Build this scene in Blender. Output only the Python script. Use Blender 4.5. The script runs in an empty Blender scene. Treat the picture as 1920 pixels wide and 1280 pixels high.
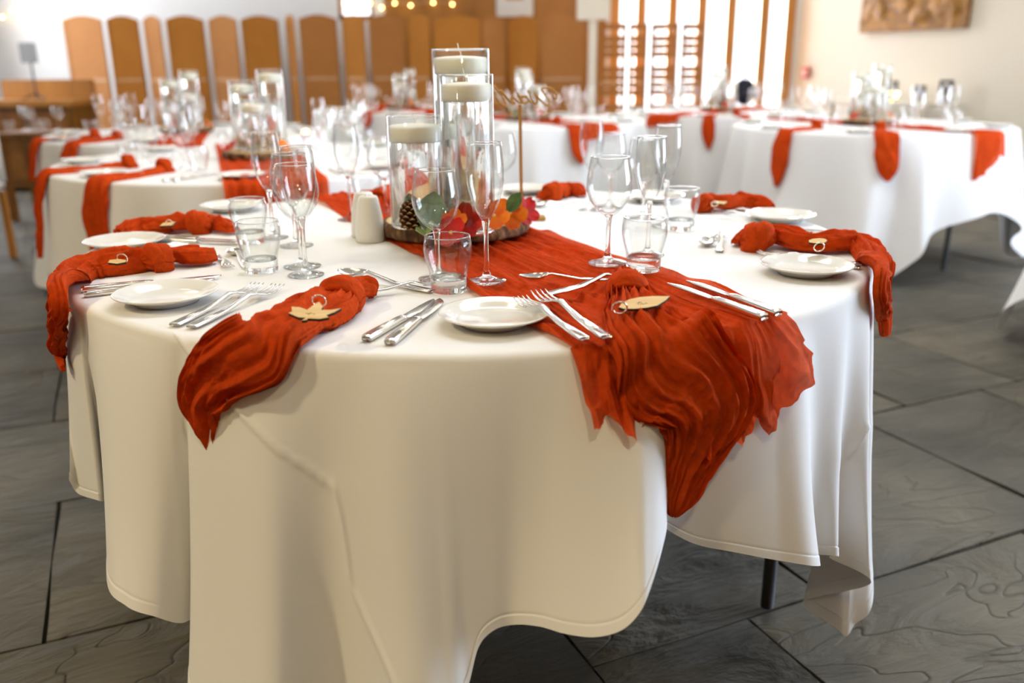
import bpy, bmesh, math, random
import numpy as np
from mathutils import Vector, Matrix

S = bpy.context.scene
COL = S.collection
rnd = random.Random(7)
T = 0.755                                    # height of the cloth-covered table tops

# ------------------------------------------------------------------ camera
F_PX, ROLL, PITCH = 1612.26, -0.0091, 0.3083
CAM = np.array([0.0764, -1.7586, T + 0.3345])
_cp, _sp, _cr, _sr = math.cos(PITCH), math.sin(PITCH), math.cos(ROLL), math.sin(ROLL)
_FW = np.array([0, _cp, -_sp]); _UP = np.array([0, _sp, _cp]); _RT = np.array([1.0, 0, 0])
_EX = _cr * _RT + _sr * _UP; _EY = -_sr * _RT + _cr * _UP
cam_d = bpy.data.cameras.new('camera'); cam = bpy.data.objects.new('camera', cam_d); COL.objects.link(cam)
cam.matrix_world = Matrix(((_EX[0], _EY[0], -_FW[0], CAM[0]), (_EX[1], _EY[1], -_FW[1], CAM[1]),
                           (_EX[2], _EY[2], -_FW[2], CAM[2]), (0, 0, 0, 1)))
cam_d.sensor_width = 36; cam_d.lens = F_PX / 1920 * 36
cam_d.clip_start = 0.05; cam_d.clip_end = 60
cam_d.dof.use_dof = True; cam_d.dof.focus_distance = 1.30; cam_d.dof.aperture_fstop = 2.5
S.camera = cam

# ------------------------------------------------------------------ light and exposure
S.view_settings.view_transform = 'Standard'; S.view_settings.look = 'None'
S.view_settings.gamma = 1; S.view_settings.use_curve_mapping = False
S.view_settings.exposure = 0.38
S.cycles.transparent_max_bounces = 24; S.cycles.max_bounces = 9; S.cycles.diffuse_bounces = 2; S.cycles.use_light_tree = False; S.cycles.glossy_bounces = 3; S.cycles.transmission_bounces = 8; S.cycles.adaptive_threshold = .04
S.cycles.blur_glossy = 0.6; S.cycles.sample_clamp_indirect = 6
world = bpy.data.worlds.new('world'); S.world = world; world.use_nodes = True
world.node_tree.nodes['Background'].inputs[0].default_value = (0.93, 0.97, 1.0, 1)
world.node_tree.nodes['Background'].inputs[1].default_value = 2.6
world.cycles.sampling_method = 'NONE'

def area(name, loc, rot, sx, sy, power, col, shape='RECTANGLE', spread=180):
    d = bpy.data.lights.new(name, 'AREA'); d.shape = shape; d.size = sx; d.size_y = sy
    d.energy = power; d.color = col; d.spread = math.radians(spread)
    o = bpy.data.objects.new(name, d); COL.objects.link(o); o.location = loc; o.rotation_euler = rot
    return o
# daylight coming in through the windows of the right wall and of the back wall
area('daylight_side_window', (4.96, 0.75, 1.62), (0, math.radians(90), 0), 2.3, 2.8, 230, (0.68, 0.82, 1.0))
area('daylight_back_window', (2.28, 9.02, 1.55), (math.radians(-90), 0, 0), 2.2, 2.7, 370, (0.84, 0.91, 1.0))
area('added_left_wall_wash', (-6.22, 6.8, 2.0), (0, math.radians(-90), 0), 2.0, 3.1, 110, (0.88, 0.94, 1.0))  # added light, put in to brighten the left part of the back wall
# added overhead light that whitens the table top; its roof light is invented
area('added_roof_daylight', (.3, 1.5, 3.47), (0, 0, 0), 2.2, 1.5, 33, (0.90, 0.93, 1.0))
# warm ceiling lamps (their fittings are built with the ceiling)
LAMPS = [(-2.6, -1.7, 46), (.5, -2.9, 17), (-2.4, -3.2, 22), (-.6, .7, 3), (1.6, .7, 3), (-2.2, 2.7, 4), (2.6, 2.9, 4), (-3.2, 5.0, 9), (-.8, 5.2, 9), (1.4, 5.2, 8), (3.2, 4.8, 10)]
for lx, ly, lp in LAMPS:
    area('ceiling_lamp_light', (lx, ly, 3.30), (0, 0, 0), 0.20, 0.20, lp, (1.0, 0.82, 0.47), 'DISK')

# ------------------------------------------------------------------ placing helpers
def ray(px, py): return _FW + _EX * (px - 960) / F_PX - _EY * (py - 640) / F_PX
def uz(px, py, z=T):
    d = ray(px, py); return CAM + d * (z - CAM[2]) / d[2]
def uy(px, py, y):
    d = ray(px, py); return CAM + d * (y - CAM[1]) / d[1]
def uc(px, py, r, c=(0, 0)):
    d = ray(px, py); o = CAM[:2] - np.array(c); a = d[0]**2 + d[1]**2; b = o @ d[:2]; k = o @ o - r * r
    D = b * b - a * k
    t = -b / a if D < 0 else (-b - D**.5) / a
    return CAM + d * t
def ua(px, py, az, c=(0, 0)):
    n = np.array([-math.sin(az), math.cos(az)]); d = ray(px, py); o = CAM[:2] - np.array(c)
    return CAM + d * (-(o @ n) / (d[:2] @ n))
def uwall(px, py, p, q):
    n = np.array([q[1] - p[1], -(q[0] - p[0])]); d = ray(px, py)
    return CAM + d * (((np.array(p) - CAM[:2]) @ n) / (d[:2] @ n))
def pxm(P): return F_PX / float((np.array(P) - CAM) @ _FW)

# ------------------------------------------------------------------ object helpers
def tag(o, label=None, cat=None, group=None, kind=None):
    if label: o['label'] = label
    if cat: o['category'] = cat
    if group: o['group'] = group
    if kind: o['kind'] = kind
    return o
def empty(name, loc=(0, 0, 0), rz=0.0):
    o = bpy.data.objects.new(name, None); COL.objects.link(o); o.location = loc; o.rotation_euler = (0, 0, rz)
    o.empty_display_size = 0.02
    return o
def thing(name, label, cat, loc=(0, 0, 0), rz=0.0, group=None):
    return tag(empty(name, loc, rz), label, cat, group)
def mesh(name, V, Fs, mat, parent=None, smooth=True, rel=False):
    me = bpy.data.meshes.new(name)
    V = np.asarray(V, float).reshape(-1, 3)
    if rel and parent is not None: V = V - np.array(parent.location)
    me.from_pydata(V.tolist(), [], Fs); me.update()
    if smooth: me.polygons.foreach_set('use_smooth', [True] * len(me.polygons))
    o = bpy.data.objects.new(name, me); COL.objects.link(o)
    for m in (mat if isinstance(mat, (list, tuple)) else [mat]): me.materials.append(m)
    if parent is not None: o.parent = parent
    return o
def gridF(ni, nj, ci=False, cj=False, off=0):
    a = np.arange(ni if ci else ni - 1); b = np.arange(nj if cj else nj - 1)
    A, B = np.meshgrid(a, b, indexing='ij'); A2 = (A + 1) % ni; B2 = (B + 1) % nj
    return (np.stack([A * nj + B, A2 * nj + B, A2 * nj + B2, A * nj + B2], -1).reshape(-1, 4) + off).tolist()
class MB:
    """collects shapes into one mesh"""
    def __init__(s): s.V = []; s.F = []; s.n = 0
    def add(s, V, Fs):
        V = np.asarray(V, float).reshape(-1, 3); s.V.append(V); s.F += [[i + s.n for i in f] for f in Fs]; s.n += len(V); return s
    def box(s, c, d, rz=0.0, bev=0.0):
        c = np.array(c, float); h = np.array(d, float) / 2
        if bev <= 0:
            P = np.array([[x, y, z] for x in (-1, 1) for y in (-1, 1) for z in (-1, 1)], float) * h
            Fc = [[0, 1, 3, 2], [4, 6, 7, 5], [0, 4, 5, 1], [2, 3, 7, 6], [0, 2, 6, 4], [1, 5, 7, 3]]
        else:
            bm = bmesh.new(); bmesh.ops.create_cube(bm, size=1); bmesh.ops.scale(bm, vec=Vector(d), verts=bm.verts)
            bmesh.ops.bevel(bm, geom=bm.edges[:], offset=bev, segments=2, affect='EDGES')
            bm.verts.index_update(); P = np.array([v.co[:] for v in bm.verts]); Fc = [[v.index for v in f.verts] for f in bm.faces]; bm.free()
        R = np.array([[math.cos(rz), -math.sin(rz), 0], [math.sin(rz), math.cos(rz), 0], [0, 0, 1]])
        return s.add(P @ R.T + c, Fc)
    def lathe(s, prof, n=32, c=(0, 0, 0), closed=False):
        p = np.array(prof, float); a = np.linspace(0, 2 * math.pi, n, endpoint=False)
        V = np.stack([p[:, None, 0] * np.cos(a), p[:, None, 0] * np.sin(a), np.repeat(p[:, None, 1], n, 1)], -1) + np.array(c)
        return s.add(V, gridF(len(p), n, closed, True))
    def tube(s, P, r, n=8, closed=False):
        P = np.array(P, float); m = len(P); r = np.broadcast_to(np.array(r, float), (m,))
        Tn = np.roll(P, -1, 0) - np.roll(P, 1, 0) if closed else np.gradient(P, axis=0)
        Tn /= np.linalg.norm(Tn, axis=1)[:, None] + 1e-12
        up = np.array([0, 0, 1.0]) if abs(Tn[:, 2]).mean() < .8 else np.array([1.0, 0, 0])
        A = np.cross(Tn, up); A /= np.linalg.norm(A, axis=1)[:, None] + 1e-12; B = np.cross(A, Tn)
        t = np.linspace(0, 2 * math.pi, n, endpoint=False)
        V = P[:, None] + r[:, None, None] * (A[:, None] * np.cos(t)[None, :, None] + B[:, None] * np.sin(t)[None, :, None])
        Fc = gridF(m, n, closed, True)
        if not closed: Fc += [list(range(n))[::-1], [(m - 1) * n + i for i in range(n)]]
        return s.add(V, Fc)
    def prism(s, poly, z0, z1):
        n = len(poly); V = [(x, y, z0) for x, y in poly] + [(x, y, z1) for x, y in poly]
        Fc = [list(range(n))[::-1], list(range(n, 2 * n))] + [[i, (i + 1) % n, n + (i + 1) % n, n + i] for i in range(n)]
        return s.add(V, Fc)
    def verts(s): return np.concatenate(s.V)
    def build(s, name, mat, parent=None, smooth=True, rel=False, M=None):
        V = s.verts()
        if M is not None: V = V @ np.array(M)[:3, :3].T + np.array(M)[:3, 3]
        return mesh(name, V, s.F, mat, parent, smooth, rel)
def dup(root, loc, rz=0.0, label=None, group=None, scale=None, sub=True):
    r = root.copy(); COL.objects.link(r); r.location = loc; r.rotation_euler = (0, 0, rz)
    if label: r['label'] = label
    if group: r['group'] = group
    if scale: r.scale = scale
    for ch in list(root.children):
        c = ch.copy(); COL.objects.link(c); c.parent = r
        for g in list(ch.children):
            d = g.copy(); COL.objects.link(d); d.parent = c
    return r
def smoothstep(x, a, b):
    t = np.clip((np.asarray(x, float) - a) / (b - a), 0, 1); return t * t * (3 - 2 * t)
def catmull(P, per):
    P = np.asarray(P, float); out = []
    for i in range(len(P) - 1):
        p0 = P[max(i - 1, 0)]; p1 = P[i]; p2 = P[i + 1]; p3 = P[min(i + 2, len(P) - 1)]
        n = per[i] if hasattr(per, '__len__') else per
        t = np.linspace(0, 1, n, endpoint=False)[:, None]
        out.append(0.5 * ((2 * p1) + (-p0 + p2) * t + (2 * p0 - 5 * p1 + 4 * p2 - p3) * t**2 + (-p0 + 3 * p1 - 3 * p2 + p3) * t**3))
    out.append(P[-1:]); return np.concatenate(out)
class Noise:
    """smooth band-limited noise out of random sines"""
    def __init__(s, seed, n=14, dim=2):
        g = np.random.default_rng(seed); s.k = g.normal(size=(n, dim)); s.k /= np.linalg.norm(s.k, axis=1)[:, None]
        s.k *= g.uniform(.5, 1.6, n)[:, None]; s.p = g.uniform(0, 6.28, n); s.n = n
    def __call__(s, *X):
        r = 0
        for k, p in zip(s.k, s.p): r = r + np.sin(sum(a * x for a, x in zip(k, X)) * 6.283 + p)
        return r / math.sqrt(s.n)

# ------------------------------------------------------------------ materials
def lin(c): return tuple(((v / 255) / 12.92 if v <= 10 else (((v / 255) + .055) / 1.055)**2.4) for v in c)
class NT:
    def __init__(s, name):
        s.m = bpy.data.materials.new(name); s.m.use_nodes = True; s.t = s.m.node_tree
        s.b = s.t.nodes['Principled BSDF']; s.out = s.t.nodes['Material Output']
    def n(s, typ, **kw):
        o = s.t.nodes.new(typ)
        for k, v in kw.items():
            if hasattr(o, k): setattr(o, k, v)
        return o
    def l(s, a, b): s.t.links.new(a, b)
    def coord(s, scale=(1, 1, 1), rot=(0, 0, 0), kind='Object'):
        tc = s.n('ShaderNodeTexCoord'); mp = s.n('ShaderNodeMapping'); mp.inputs['Scale'].default_value = scale; mp.inputs['Rotation'].default_value = rot
        s.l(tc.outputs[kind], mp.inputs[0]); return mp.outputs[0]
    def noise(s, vec, scale, detail=4, rough=.55, dist=0):
        o = s.n('ShaderNodeTexNoise'); o.inputs['Scale'].default_value = scale; o.inputs['Detail'].default_value = detail
        o.inputs['Roughness'].default_value = rough; o.inputs['Distortion'].default_value = dist
        if vec is not None: s.l(vec, o.inputs['Vector'])
        return o.outputs['Fac']
    def ramp(s, fac, stops):
        o = s.n('ShaderNodeValToRGB'); e = o.color_ramp.elements
        while len(e) < len(stops): e.new(.5)
        for el, (p, c) in zip(e, stops): el.position = p; el.color = (*c, 1)
        s.l(fac, o.inputs[0]); return o.outputs[0]
    def bump(s, h, strength=.3, dist=.002, normal=None):
        o = s.n('ShaderNodeBump'); o.inputs['Strength'].default_value = strength; o.inputs['Distance'].default_value = dist
        s.l(h, o.inputs['Height'])
        if normal is not None: s.l(normal, o.inputs['Normal'])
        return o.outputs[0]
    def set(s, **kw):
        for k, v in kw.items():
            i = s.b.inputs[k.replace('_', ' ')]
            if hasattr(v, 'is_linked') or hasattr(v, 'links'): s.l(v, i)
            else: i.default_value = (*v, 1) if isinstance(v, tuple) and len(v) == 3 and i.type == 'RGBA' else v
        return s
def simple(name, col, rough=.5, metal=0, **kw):
    t = NT(name); t.set(Base_Color=tuple(col), Roughness=rough, Metallic=metal, **kw); return t.m
M = {}
def mk_cloth():
    t = NT('white_cloth'); v = t.coord((1, 1, 1)); n2 = t.noise(v, 7, 2)
    t.set(Base_Color=(.87, .86, .855), Roughness=.78, Sheen_Weight=.15)
    t.l(t.bump(n2, .10, .006), t.b.inputs['Normal']); return t.m
M['cloth'] = mk_cloth()
def mk_gauze(name, base, transp):
    t = NT(name); v = t.coord((1, 1, 1)); a = t.noise(v, 75, 2, .6, .4)
    c = t.ramp(a, [(.25, tuple(x * .78 for x in base)), (.75, tuple(min(1, x * 1.1) for x in base))])
    t.set(Base_Color=c, Roughness=.85, Specular_IOR_Level=.12)
    nrm = t.bump(a, .5, .004); t.l(nrm, t.b.inputs['Normal'])
    tr = t.n('ShaderNodeBsdfTranslucent'); t.l(c, tr.inputs[0])
    mx = t.n('ShaderNodeMixShader'); mx.inputs[0].default_value = .30; t.l(t.b.outputs[0], mx.inputs[1]); t.l(tr.outputs[0], mx.inputs[2])
    if transp <= 0: t.l(mx.outputs[0], t.out.inputs[0]); return t.m
    tp = t.n('ShaderNodeBsdfTransparent'); m2 = t.n('ShaderNodeMixShader'); tp.inputs[0].default_value = (1, .45, .3, 1)
    m2.inputs[0].default_value = transp
    t.l(mx.outputs[0], m2.inputs[1]); t.l(tp.outputs[0], m2.inputs[2]); t.l(m2.outputs[0], t.out.inputs[0]); return t.m
RUST = lin((222, 78, 18))
M['gauze'] = mk_gauze('rust_gauze', RUST, 0)
M['gauze_thin'] = mk_gauze('rust_gauze_single', RUST, .13)
def mk_glass_thin(name, tint=(1, 1, 1), base=.035, power=5.0, top=.85, edge=.70):
    t = NT(name); t.t.nodes.remove(t.b)
    lw = t.n('ShaderNodeLayerWeight'); lw.inputs[0].default_value = .5
    p = t.n('ShaderNodeMath', operation='POWER'); t.l(lw.outputs['Facing'], p.inputs[0]); p.inputs[1].default_value = power
    m = t.n('ShaderNodeMath', operation='MULTIPLY_ADD'); t.l(p.outputs[0], m.inputs[0]); m.inputs[1].default_value = top; m.inputs[2].default_value = base
    tr = t.n('ShaderNodeBsdfTransparent'); p2 = t.n('ShaderNodeMath', operation='POWER'); t.l(lw.outputs['Facing'], p2.inputs[0]); p2.inputs[1].default_value = 2.6
    t.l(t.ramp(p2.outputs[0], [(0, tint), (1, tuple(x * edge for x in tint))]), tr.inputs[0])
    gl = t.n('ShaderNodeBsdfGlossy'); gl.inputs['Roughness'].default_value = .02; gl.inputs[0].default_value = (1, 1, 1, 1)
    mx = t.n('ShaderNodeMixShader'); t.l(m.outputs[0], mx.inputs[0]); t.l(tr.outputs[0], mx.inputs[1]); t.l(gl.outputs[0], mx.inputs[2])
    t.l(mx.outputs[0], t.out.inputs[0]); return t.m
M['glass'] = mk_glass_thin('clear_glass', (.985, .99, .985))
M['glass_far'] = mk_glass_thin('clear_glass_far', (.985, .99, .985), .10, 2.6, .9)
M['pane'] = mk_glass_thin('window_glass', (.99, .99, 1), .04, 4, .6)
def mk_refr(name, ior, col=(1, 1, 1), rough=0, mix=.15):
    t = NT(name); t.t.nodes.remove(t.b)
    g = t.n('ShaderNodeBsdfGlass'); g.inputs['IOR'].default_value = ior; g.inputs['Color'].default_value = (*col, 1); g.inputs['Roughness'].default_value = rough
    tr = t.n('ShaderNodeBsdfTransparent'); mx = t.n('ShaderNodeMixShader'); mx.inputs[0].default_value = mix
    t.l(g.outputs[0], mx.inputs[1]); t.l(tr.outputs[0], mx.inputs[2]); t.l(mx.outputs[0], t.out.inputs[0]); return t.m
M['glass_solid'] = mk_refr('solid_glass', 1.5, (.99, 1, .99))
M['water'] = mk_refr('water', 1.33, (.99, 1, 1))
M['steel'] = simple('polished_steel', (.82, .80, .76), .22, 1)
M['chrome'] = simple('bright_ring', (.86, .78, .62), .14, 1)
def mk_china():
    t = NT('glazed_china'); t.set(Base_Color=(.83, .81, .755), Roughness=.12, Coat_Weight=.4); return t.m
M['china'] = mk_china()
M['ceramic'] = simple('shaker_ceramic', (.80, .79, .74), .35)
t = NT('candle_wax'); t.set(Base_Color=(.95, .925, .80), Roughness=.5, Subsurface_Weight=.5, Subsurface_Radius=(.03, .026, .018), Subsurface_Scale=1.0); M['wax'] = t.m
M['wick'] = simple('wick', (.86, .84, .78), .8)
def mk_bark():
    t = NT('tree_bark'); v = t.coord((1, 1, .45)); a = t.noise(v, 90, 6, .65); b = t.noise(v, 22, 3)
    mx = t.n('ShaderNodeMath', operation='ADD'); t.l(a, mx.inputs[0]); t.l(b, mx.inputs[1])
    h = t.n('ShaderNodeMath', operation='MULTIPLY'); t.l(mx.outputs[0], h.inputs[0]); h.inputs[1].default_value = .5
    t.set(Base_Color=t.ramp(h.outputs[0], [(.36, lin((38, 26, 16))), (.5, lin((98, 66, 38))), (.64, lin((165, 128, 84)))]), Roughness=.9)
    t.l(t.bump(h.outputs[0], .9, .006), t.b.inputs['Normal']); return t.m
M['bark'] = mk_bark()
def mk_rings():
    t = NT('sawn_wood_rings'); v = t.coord((1, 1, 1)); w = t.n('ShaderNodeTexWave', wave_type='RINGS', rings_direction='Z')
    w.inputs['Scale'].default_value = 38; w.inputs['Distortion'].default_value = 2.5; w.inputs['Detail'].default_value = 3; w.inputs['Detail Scale'].default_value = 1.2
    t.l(v, w.inputs['Vector']); t.set(Base_Color=t.ramp(w.outputs['Fac'], [(0, lin((196, 158, 104))), (1, lin((226, 194, 142)))]), Roughness=.75); return t.m
M['rings'] = mk_rings()
def mk_wood(name, c0, c1, sc=(2, 30, 30), rough=.5):
    t = NT(name); v = t.coord(sc); n = t.noise(v, 1.2, 6, .6, .8)
    t.set(Base_Color=t.ramp(n, [(.3, c0), (.7, c1)]), Roughness=rough); t.l(t.bump(n, .15, .002), t.b.inputs['Normal']); return t.m
M['tag_wood'] = mk_wood('pale_ply', lin((214, 176, 112)), lin((230, 198, 138)), (8, 90, 90), .6)
M['burnt'] = simple('laser_cut_edge', lin((58, 34, 16)), .8)
M['ink'] = simple('engraved_writing', lin((120, 82, 40)), .8)
M['gold'] = simple('gold_acrylic', lin((196, 148, 74)), .3, .25)
M['oak'] = mk_wood('honey_oak', lin((150, 96, 34)), lin((186, 126, 52)), (3, 3, .4), .45)
M['darkwood'] = mk_wood('brown_wood', lin((104, 62, 14)), lin((140, 88, 24)), (3, 3, .5), .4)
M['orange_wood'] = mk_wood('varnished_pine', lin((196, 128, 50)), lin((214, 148, 70)), (6, 6, .6), .4)
def mk_wicker(name, c0, c1):
    t = NT(name); v = t.coord((1, 1, 1)); w = t.n('ShaderNodeTexWave', wave_type='BANDS', bands_direction='Z'); w.inputs['Scale'].default_value = 30
    w.inputs['Distortion'].default_value = 1; t.l(v, w.inputs['Vector']); n = t.noise(v, 5, 3)
    mx = t.n('ShaderNodeMix'); mx.data_type = 'FLOAT'; mx.inputs[0].default_value = .5; t.l(w.outputs['Fac'], mx.inputs[2]); t.l(n, mx.inputs[3])
    t.set(Base_Color=t.ramp(mx.outputs[0], [(.25, c0), (.75, c1)]), Roughness=.65)
    t.l(t.bump(w.outputs['Fac'], .5, .004), t.b.inputs['Normal']); return t.m
M['wicker'] = mk_wicker('woven_wicker', lin((174, 106, 20)), lin((200, 130, 40)))
M['wicker_pale'] = mk_wicker('woven_wicker_pale', lin((172, 108, 44)), lin((192, 128, 60)))
M['rail'] = simple('screen_rail', lin((206, 158, 112)), .5)
def mk_slate():
    t = NT('riven_slate'); tc = t.n('ShaderNodeTexCoord'); oi = t.n('ShaderNodeObjectInfo')
    ad = t.n('ShaderNodeVectorMath', operation='ADD'); sc = t.n('ShaderNodeVectorMath', operation='SCALE')
    cb = t.n('ShaderNodeCombineXYZ'); t.l(oi.outputs['Random'], cb.inputs[0]); t.l(oi.outputs['Random'], cb.inputs[2])
    t.l(cb.outputs[0], sc.inputs[0]); sc.inputs['Scale'].default_value = 17
    t.l(tc.outputs['Object'], ad.inputs[0]); t.l(sc.outputs[0], ad.inputs[1]); v = ad.outputs[0]
    mp = t.n('ShaderNodeMapping'); mp.inputs['Scale'].default_value = (1, 2.6, 1); mp.inputs['Rotation'].default_value = (0, 0, -.42); t.l(v, mp.inputs[0])
    a = t.noise(mp.outputs[0], 2.6, 6, .58, 1.2); b = t.noise(v, 2.0, 2); f = a
    pp = t.n('ShaderNodeMath', operation='PINGPONG'); lg = t.noise(mp.outputs[0], 1.5, 3, .5, .5); t.l(lg, pp.inputs[0]); pp.inputs[1].default_value = .07
    ln = t.ramp(pp.outputs[0], [(0, (0, 0, 0)), (.005, (1, 1, 1))]); gate = t.ramp(b, [(.50, (1, 1, 1)), (.60, (0, 0, 0))])
    led = t.n('ShaderNodeMath', operation='MAXIMUM'); t.l(ln, led.inputs[0]); t.l(gate, led.inputs[1])     # broken ledges of the riven face
    hh = t.n('ShaderNodeMath', operation='MULTIPLY_ADD'); t.l(led.outputs[0], hh.inputs[0]); hh.inputs[1].default_value = .15; t.l(a, hh.inputs[2])
    c = t.ramp(b, [(.25, lin((72, 70, 64))), (.5, lin((94, 90, 80))), (.78, lin((116, 109, 93)))])
    mx = t.n('ShaderNodeMix'); mx.data_type = 'RGBA'; mx.blend_type = 'MULTIPLY'; mx.inputs[0].default_value = .5
    t.l(c, mx.inputs[6]); t.l(t.ramp(f, [(.3, (.62, .62, .62)), (.7, (1, 1, 1))]), mx.inputs[7])
    m3 = t.n('ShaderNodeMix'); m3.data_type = 'RGBA'; m3.blend_type = 'MULTIPLY'; m3.inputs[0].default_value = 1; t.l(mx.outputs[2], m3.inputs[6]); t.l(t.ramp(led.outputs[0], [(0, (.78, .77, .75)), (1, (1, 1, 1))]), m3.inputs[7])
    t.set(Base_Color=m3.outputs[2], Roughness=.62, Specular_IOR_Level=.25)
    t.l(t.bump(hh.outputs[0], .75, .05), t.b.inputs['Normal']); return t.m
M['slate'] = mk_slate()
M['mortar'] = simple('dark_joint', lin((46, 42, 38)), .95)
M['plaster'] = simple('white_plaster', (.85, .855, .85), .9)
M['cream'] = simple('cream_plaster', lin((234, 227, 212)), .9)
M['ceil'] = simple('white_ceiling', (.82, .80, .76), .9)
M['black'] = simple('black_steel', (.008, .008, .009), .55)
M['navy'] = simple('navy_fabric', (.015, .018, .035), .8)
M['red'] = simple('red_plastic', lin((196, 40, 44)), .4)
M['paper'] = simple('mount_board', (.82, .80, .75), .8)
M['photo'] = simple('photo_print', (.12, .11, .11), .5)
def petal_mat(name, c0, c1):
    t = NT(name); n = t.noise(t.coord((1, 1, 1)), 45, 3); c = t.ramp(n, [(.3, c0), (.7, c1)])
    t.set(Base_Color=c, Roughness=.6); tr = t.n('ShaderNodeBsdfTranslucent'); t.l(c, tr.inputs[0]); mx = t.n('ShaderNodeMixShader'); mx.inputs[0].default_value = .3
    t.l(t.b.outputs[0], mx.inputs[1]); t.l(tr.outputs[0], mx.inputs[2]); t.l(mx.outputs[0], t.out.inputs[0]); return t.m
M['orange_petal'] = petal_mat('orange_petal', lin((236, 96, 10)), lin((250, 150, 30)))
M['red_petal'] = petal_mat('red_petal', lin((170, 14, 18)), lin((222, 36, 24)))
M['green'] = petal_mat('green_leaf', lin((70, 108, 56)), lin((110, 146, 84)))
M['eucalyptus'] = petal_mat('eucalyptus_leaf', lin((92, 128, 108)), lin((128, 160, 132)))
M['succulent'] = petal_mat('pale_green_leaf', lin((128, 156, 88)), lin((166, 188, 120)))
M['cone'] = mk_wood('pine_cone_scale', lin((54, 32, 18)), lin((120, 78, 44)), (40, 40, 40), .75)
M['cone_tip'] = simple('pine_cone_tip', lin((172, 130, 84)), .75)
def emis(name, col, st):
    t = NT(name); t.set(Base_Color=tuple(col), Emission_Color=tuple(col), Emission_Strength=st); t.m.cycles.emission_sampling = 'NONE'; return t.m
M['bulb'] = emis('warm_bulb', (1, .72, .25), 14)
M['lamp_face'] = emis('lamp_diffuser', (1, .86, .66), 3)
def mk_carved():
    t = NT('carved_wood_panel'); v = t.coord((1, 1, 1)); n = t.noise(v, 9, 5, .6, 1.5)
    t.set(Base_Color=t.ramp(n, [(.35, lin((112, 70, 8))), (.65, lin((180, 126, 34)))]), Roughness=.5); t.l(t.bump(n, .6, .02), t.b.inputs['Normal']); return t.m
M['carved'] = mk_carved()

# ------------------------------------------------------------------ the room
# floor bed and slate slabs
fl = MB().box((0, 2.5, -.06), (13.6, 14.6, .06)).build('floor', M['mortar'], None, False)
tag(fl, 'grey riven slate flagstone floor of the hall', kind='structure')
GA = math.radians(24)
def to_xy(a, b): return np.array([a * math.cos(GA) - b * math.sin(GA), a * math.sin(GA) + b * math.cos(GA)])
slab_n = Noise(5, 12, 2)
def slab(a0, a1, b0, b1):
    c = to_xy((a0 + a1) / 2, (b0 + b1) / 2); g = .0045
    w, h = (a1 - a0) / 2 - g, (b1 - b0) / 2 - g
    near = np.hypot(*(c - np.array([0, .3]))) < 2.6
    k = 14 if near else 5
    u = np.linspace(-1, 1, k + 1); U, V = np.meshgrid(u, u, indexing='ij')
    jit = rnd.uniform(0, 50)
    X = U * w + .0022 * slab_n(V * .8 + jit, U * .3); Y = V * h + .0022 * slab_n(U * .8 + jit + 9, V * .3)
    q = slab_n((X + c[0]) * .9 + jit, (Y + c[1]) * 1.9)
    Z = .0008 * q + .0007 * np.round(q * 1.4)
    top = np.stack([X, Y, Z], -1).reshape(-1, 3); n = k + 1
    ring = [i * n for i in range(n)] + [k * n + j for j in range(1, n)] + [i * n + k for i in range(k - 1, -1, -1)] + [j for j in range(k - 1, 0, -1)]
    up2 = top[ring].copy(); bot = up2.copy(); bot[:, 2] = -.03
    m = len(ring); Fc = gridF(n, n) + [[n * n + i, n * n + m + i, n * n + m + (i + 1) % m, n * n + (i + 1) % m] for i in range(m)]
    o = mesh('flagstone', np.concatenate([top, up2, bot]), Fc, M['slate'], fl, True)
    o.location = (c[0], c[1], -.004 + rnd.uniform(-.0015, .0015)); o.rotation_euler = (0, 0, GA)
def courses(bs, a_lo, a_hi, fixed):
    for i in range(len(bs) - 1):
        b0, b1 = bs[i], bs[i + 1]
        if i in fixed: cuts = sorted(fixed[i])
        else: cuts = [a_lo + rnd.uniform(.3, .9)]
        left = cuts[0]; L = [left]
        while L[0] > a_lo: L.insert(0, L[0] - rnd.uniform(.55, 1.05))
        L += cuts[1:]
        while L[-1] < a_hi: L.append(L[-1] + rnd.uniform(.55, 1.05))
        L[0] = a_lo; L[-1] = a_hi
        if L[-1] - L[-2] < .2: del L[-2]
        if L[1] - L[0] < .2: del L[1]
        for a0, a1 in zip(L[:-1], L[1:]):
            c = to_xy((a0 + a1) / 2, (b0 + b1) / 2)
            if -5.6 < c[0] < 4.6 and -2.2 < c[1] < 8.5: slab(a0, a1, b0, b1)
courses([-1.75, -1.12, -.52, .085, .74, 1.36, 1.95, 2.6, 3.2, 3.85, 4.5, 5.1, 5.8, 6.4, 7.1, 7.8, 8.5], -5.2, .05, {3: [-.915], 5: [-.96], 2: [-1.35, -.45]})
courses([-3.2, -2.5, -1.75, -1.12, -.44, .275, .9, 1.52, 2.15, 2.75, 3.4, 4.05, 4.7, 5.3, 6.0, 6.7, 7.4, 8.1, 8.8], .05, 6.6, {3: [.417, 1.25], 5: [.75, 1.655], 4: [.62, 1.42]})

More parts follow.
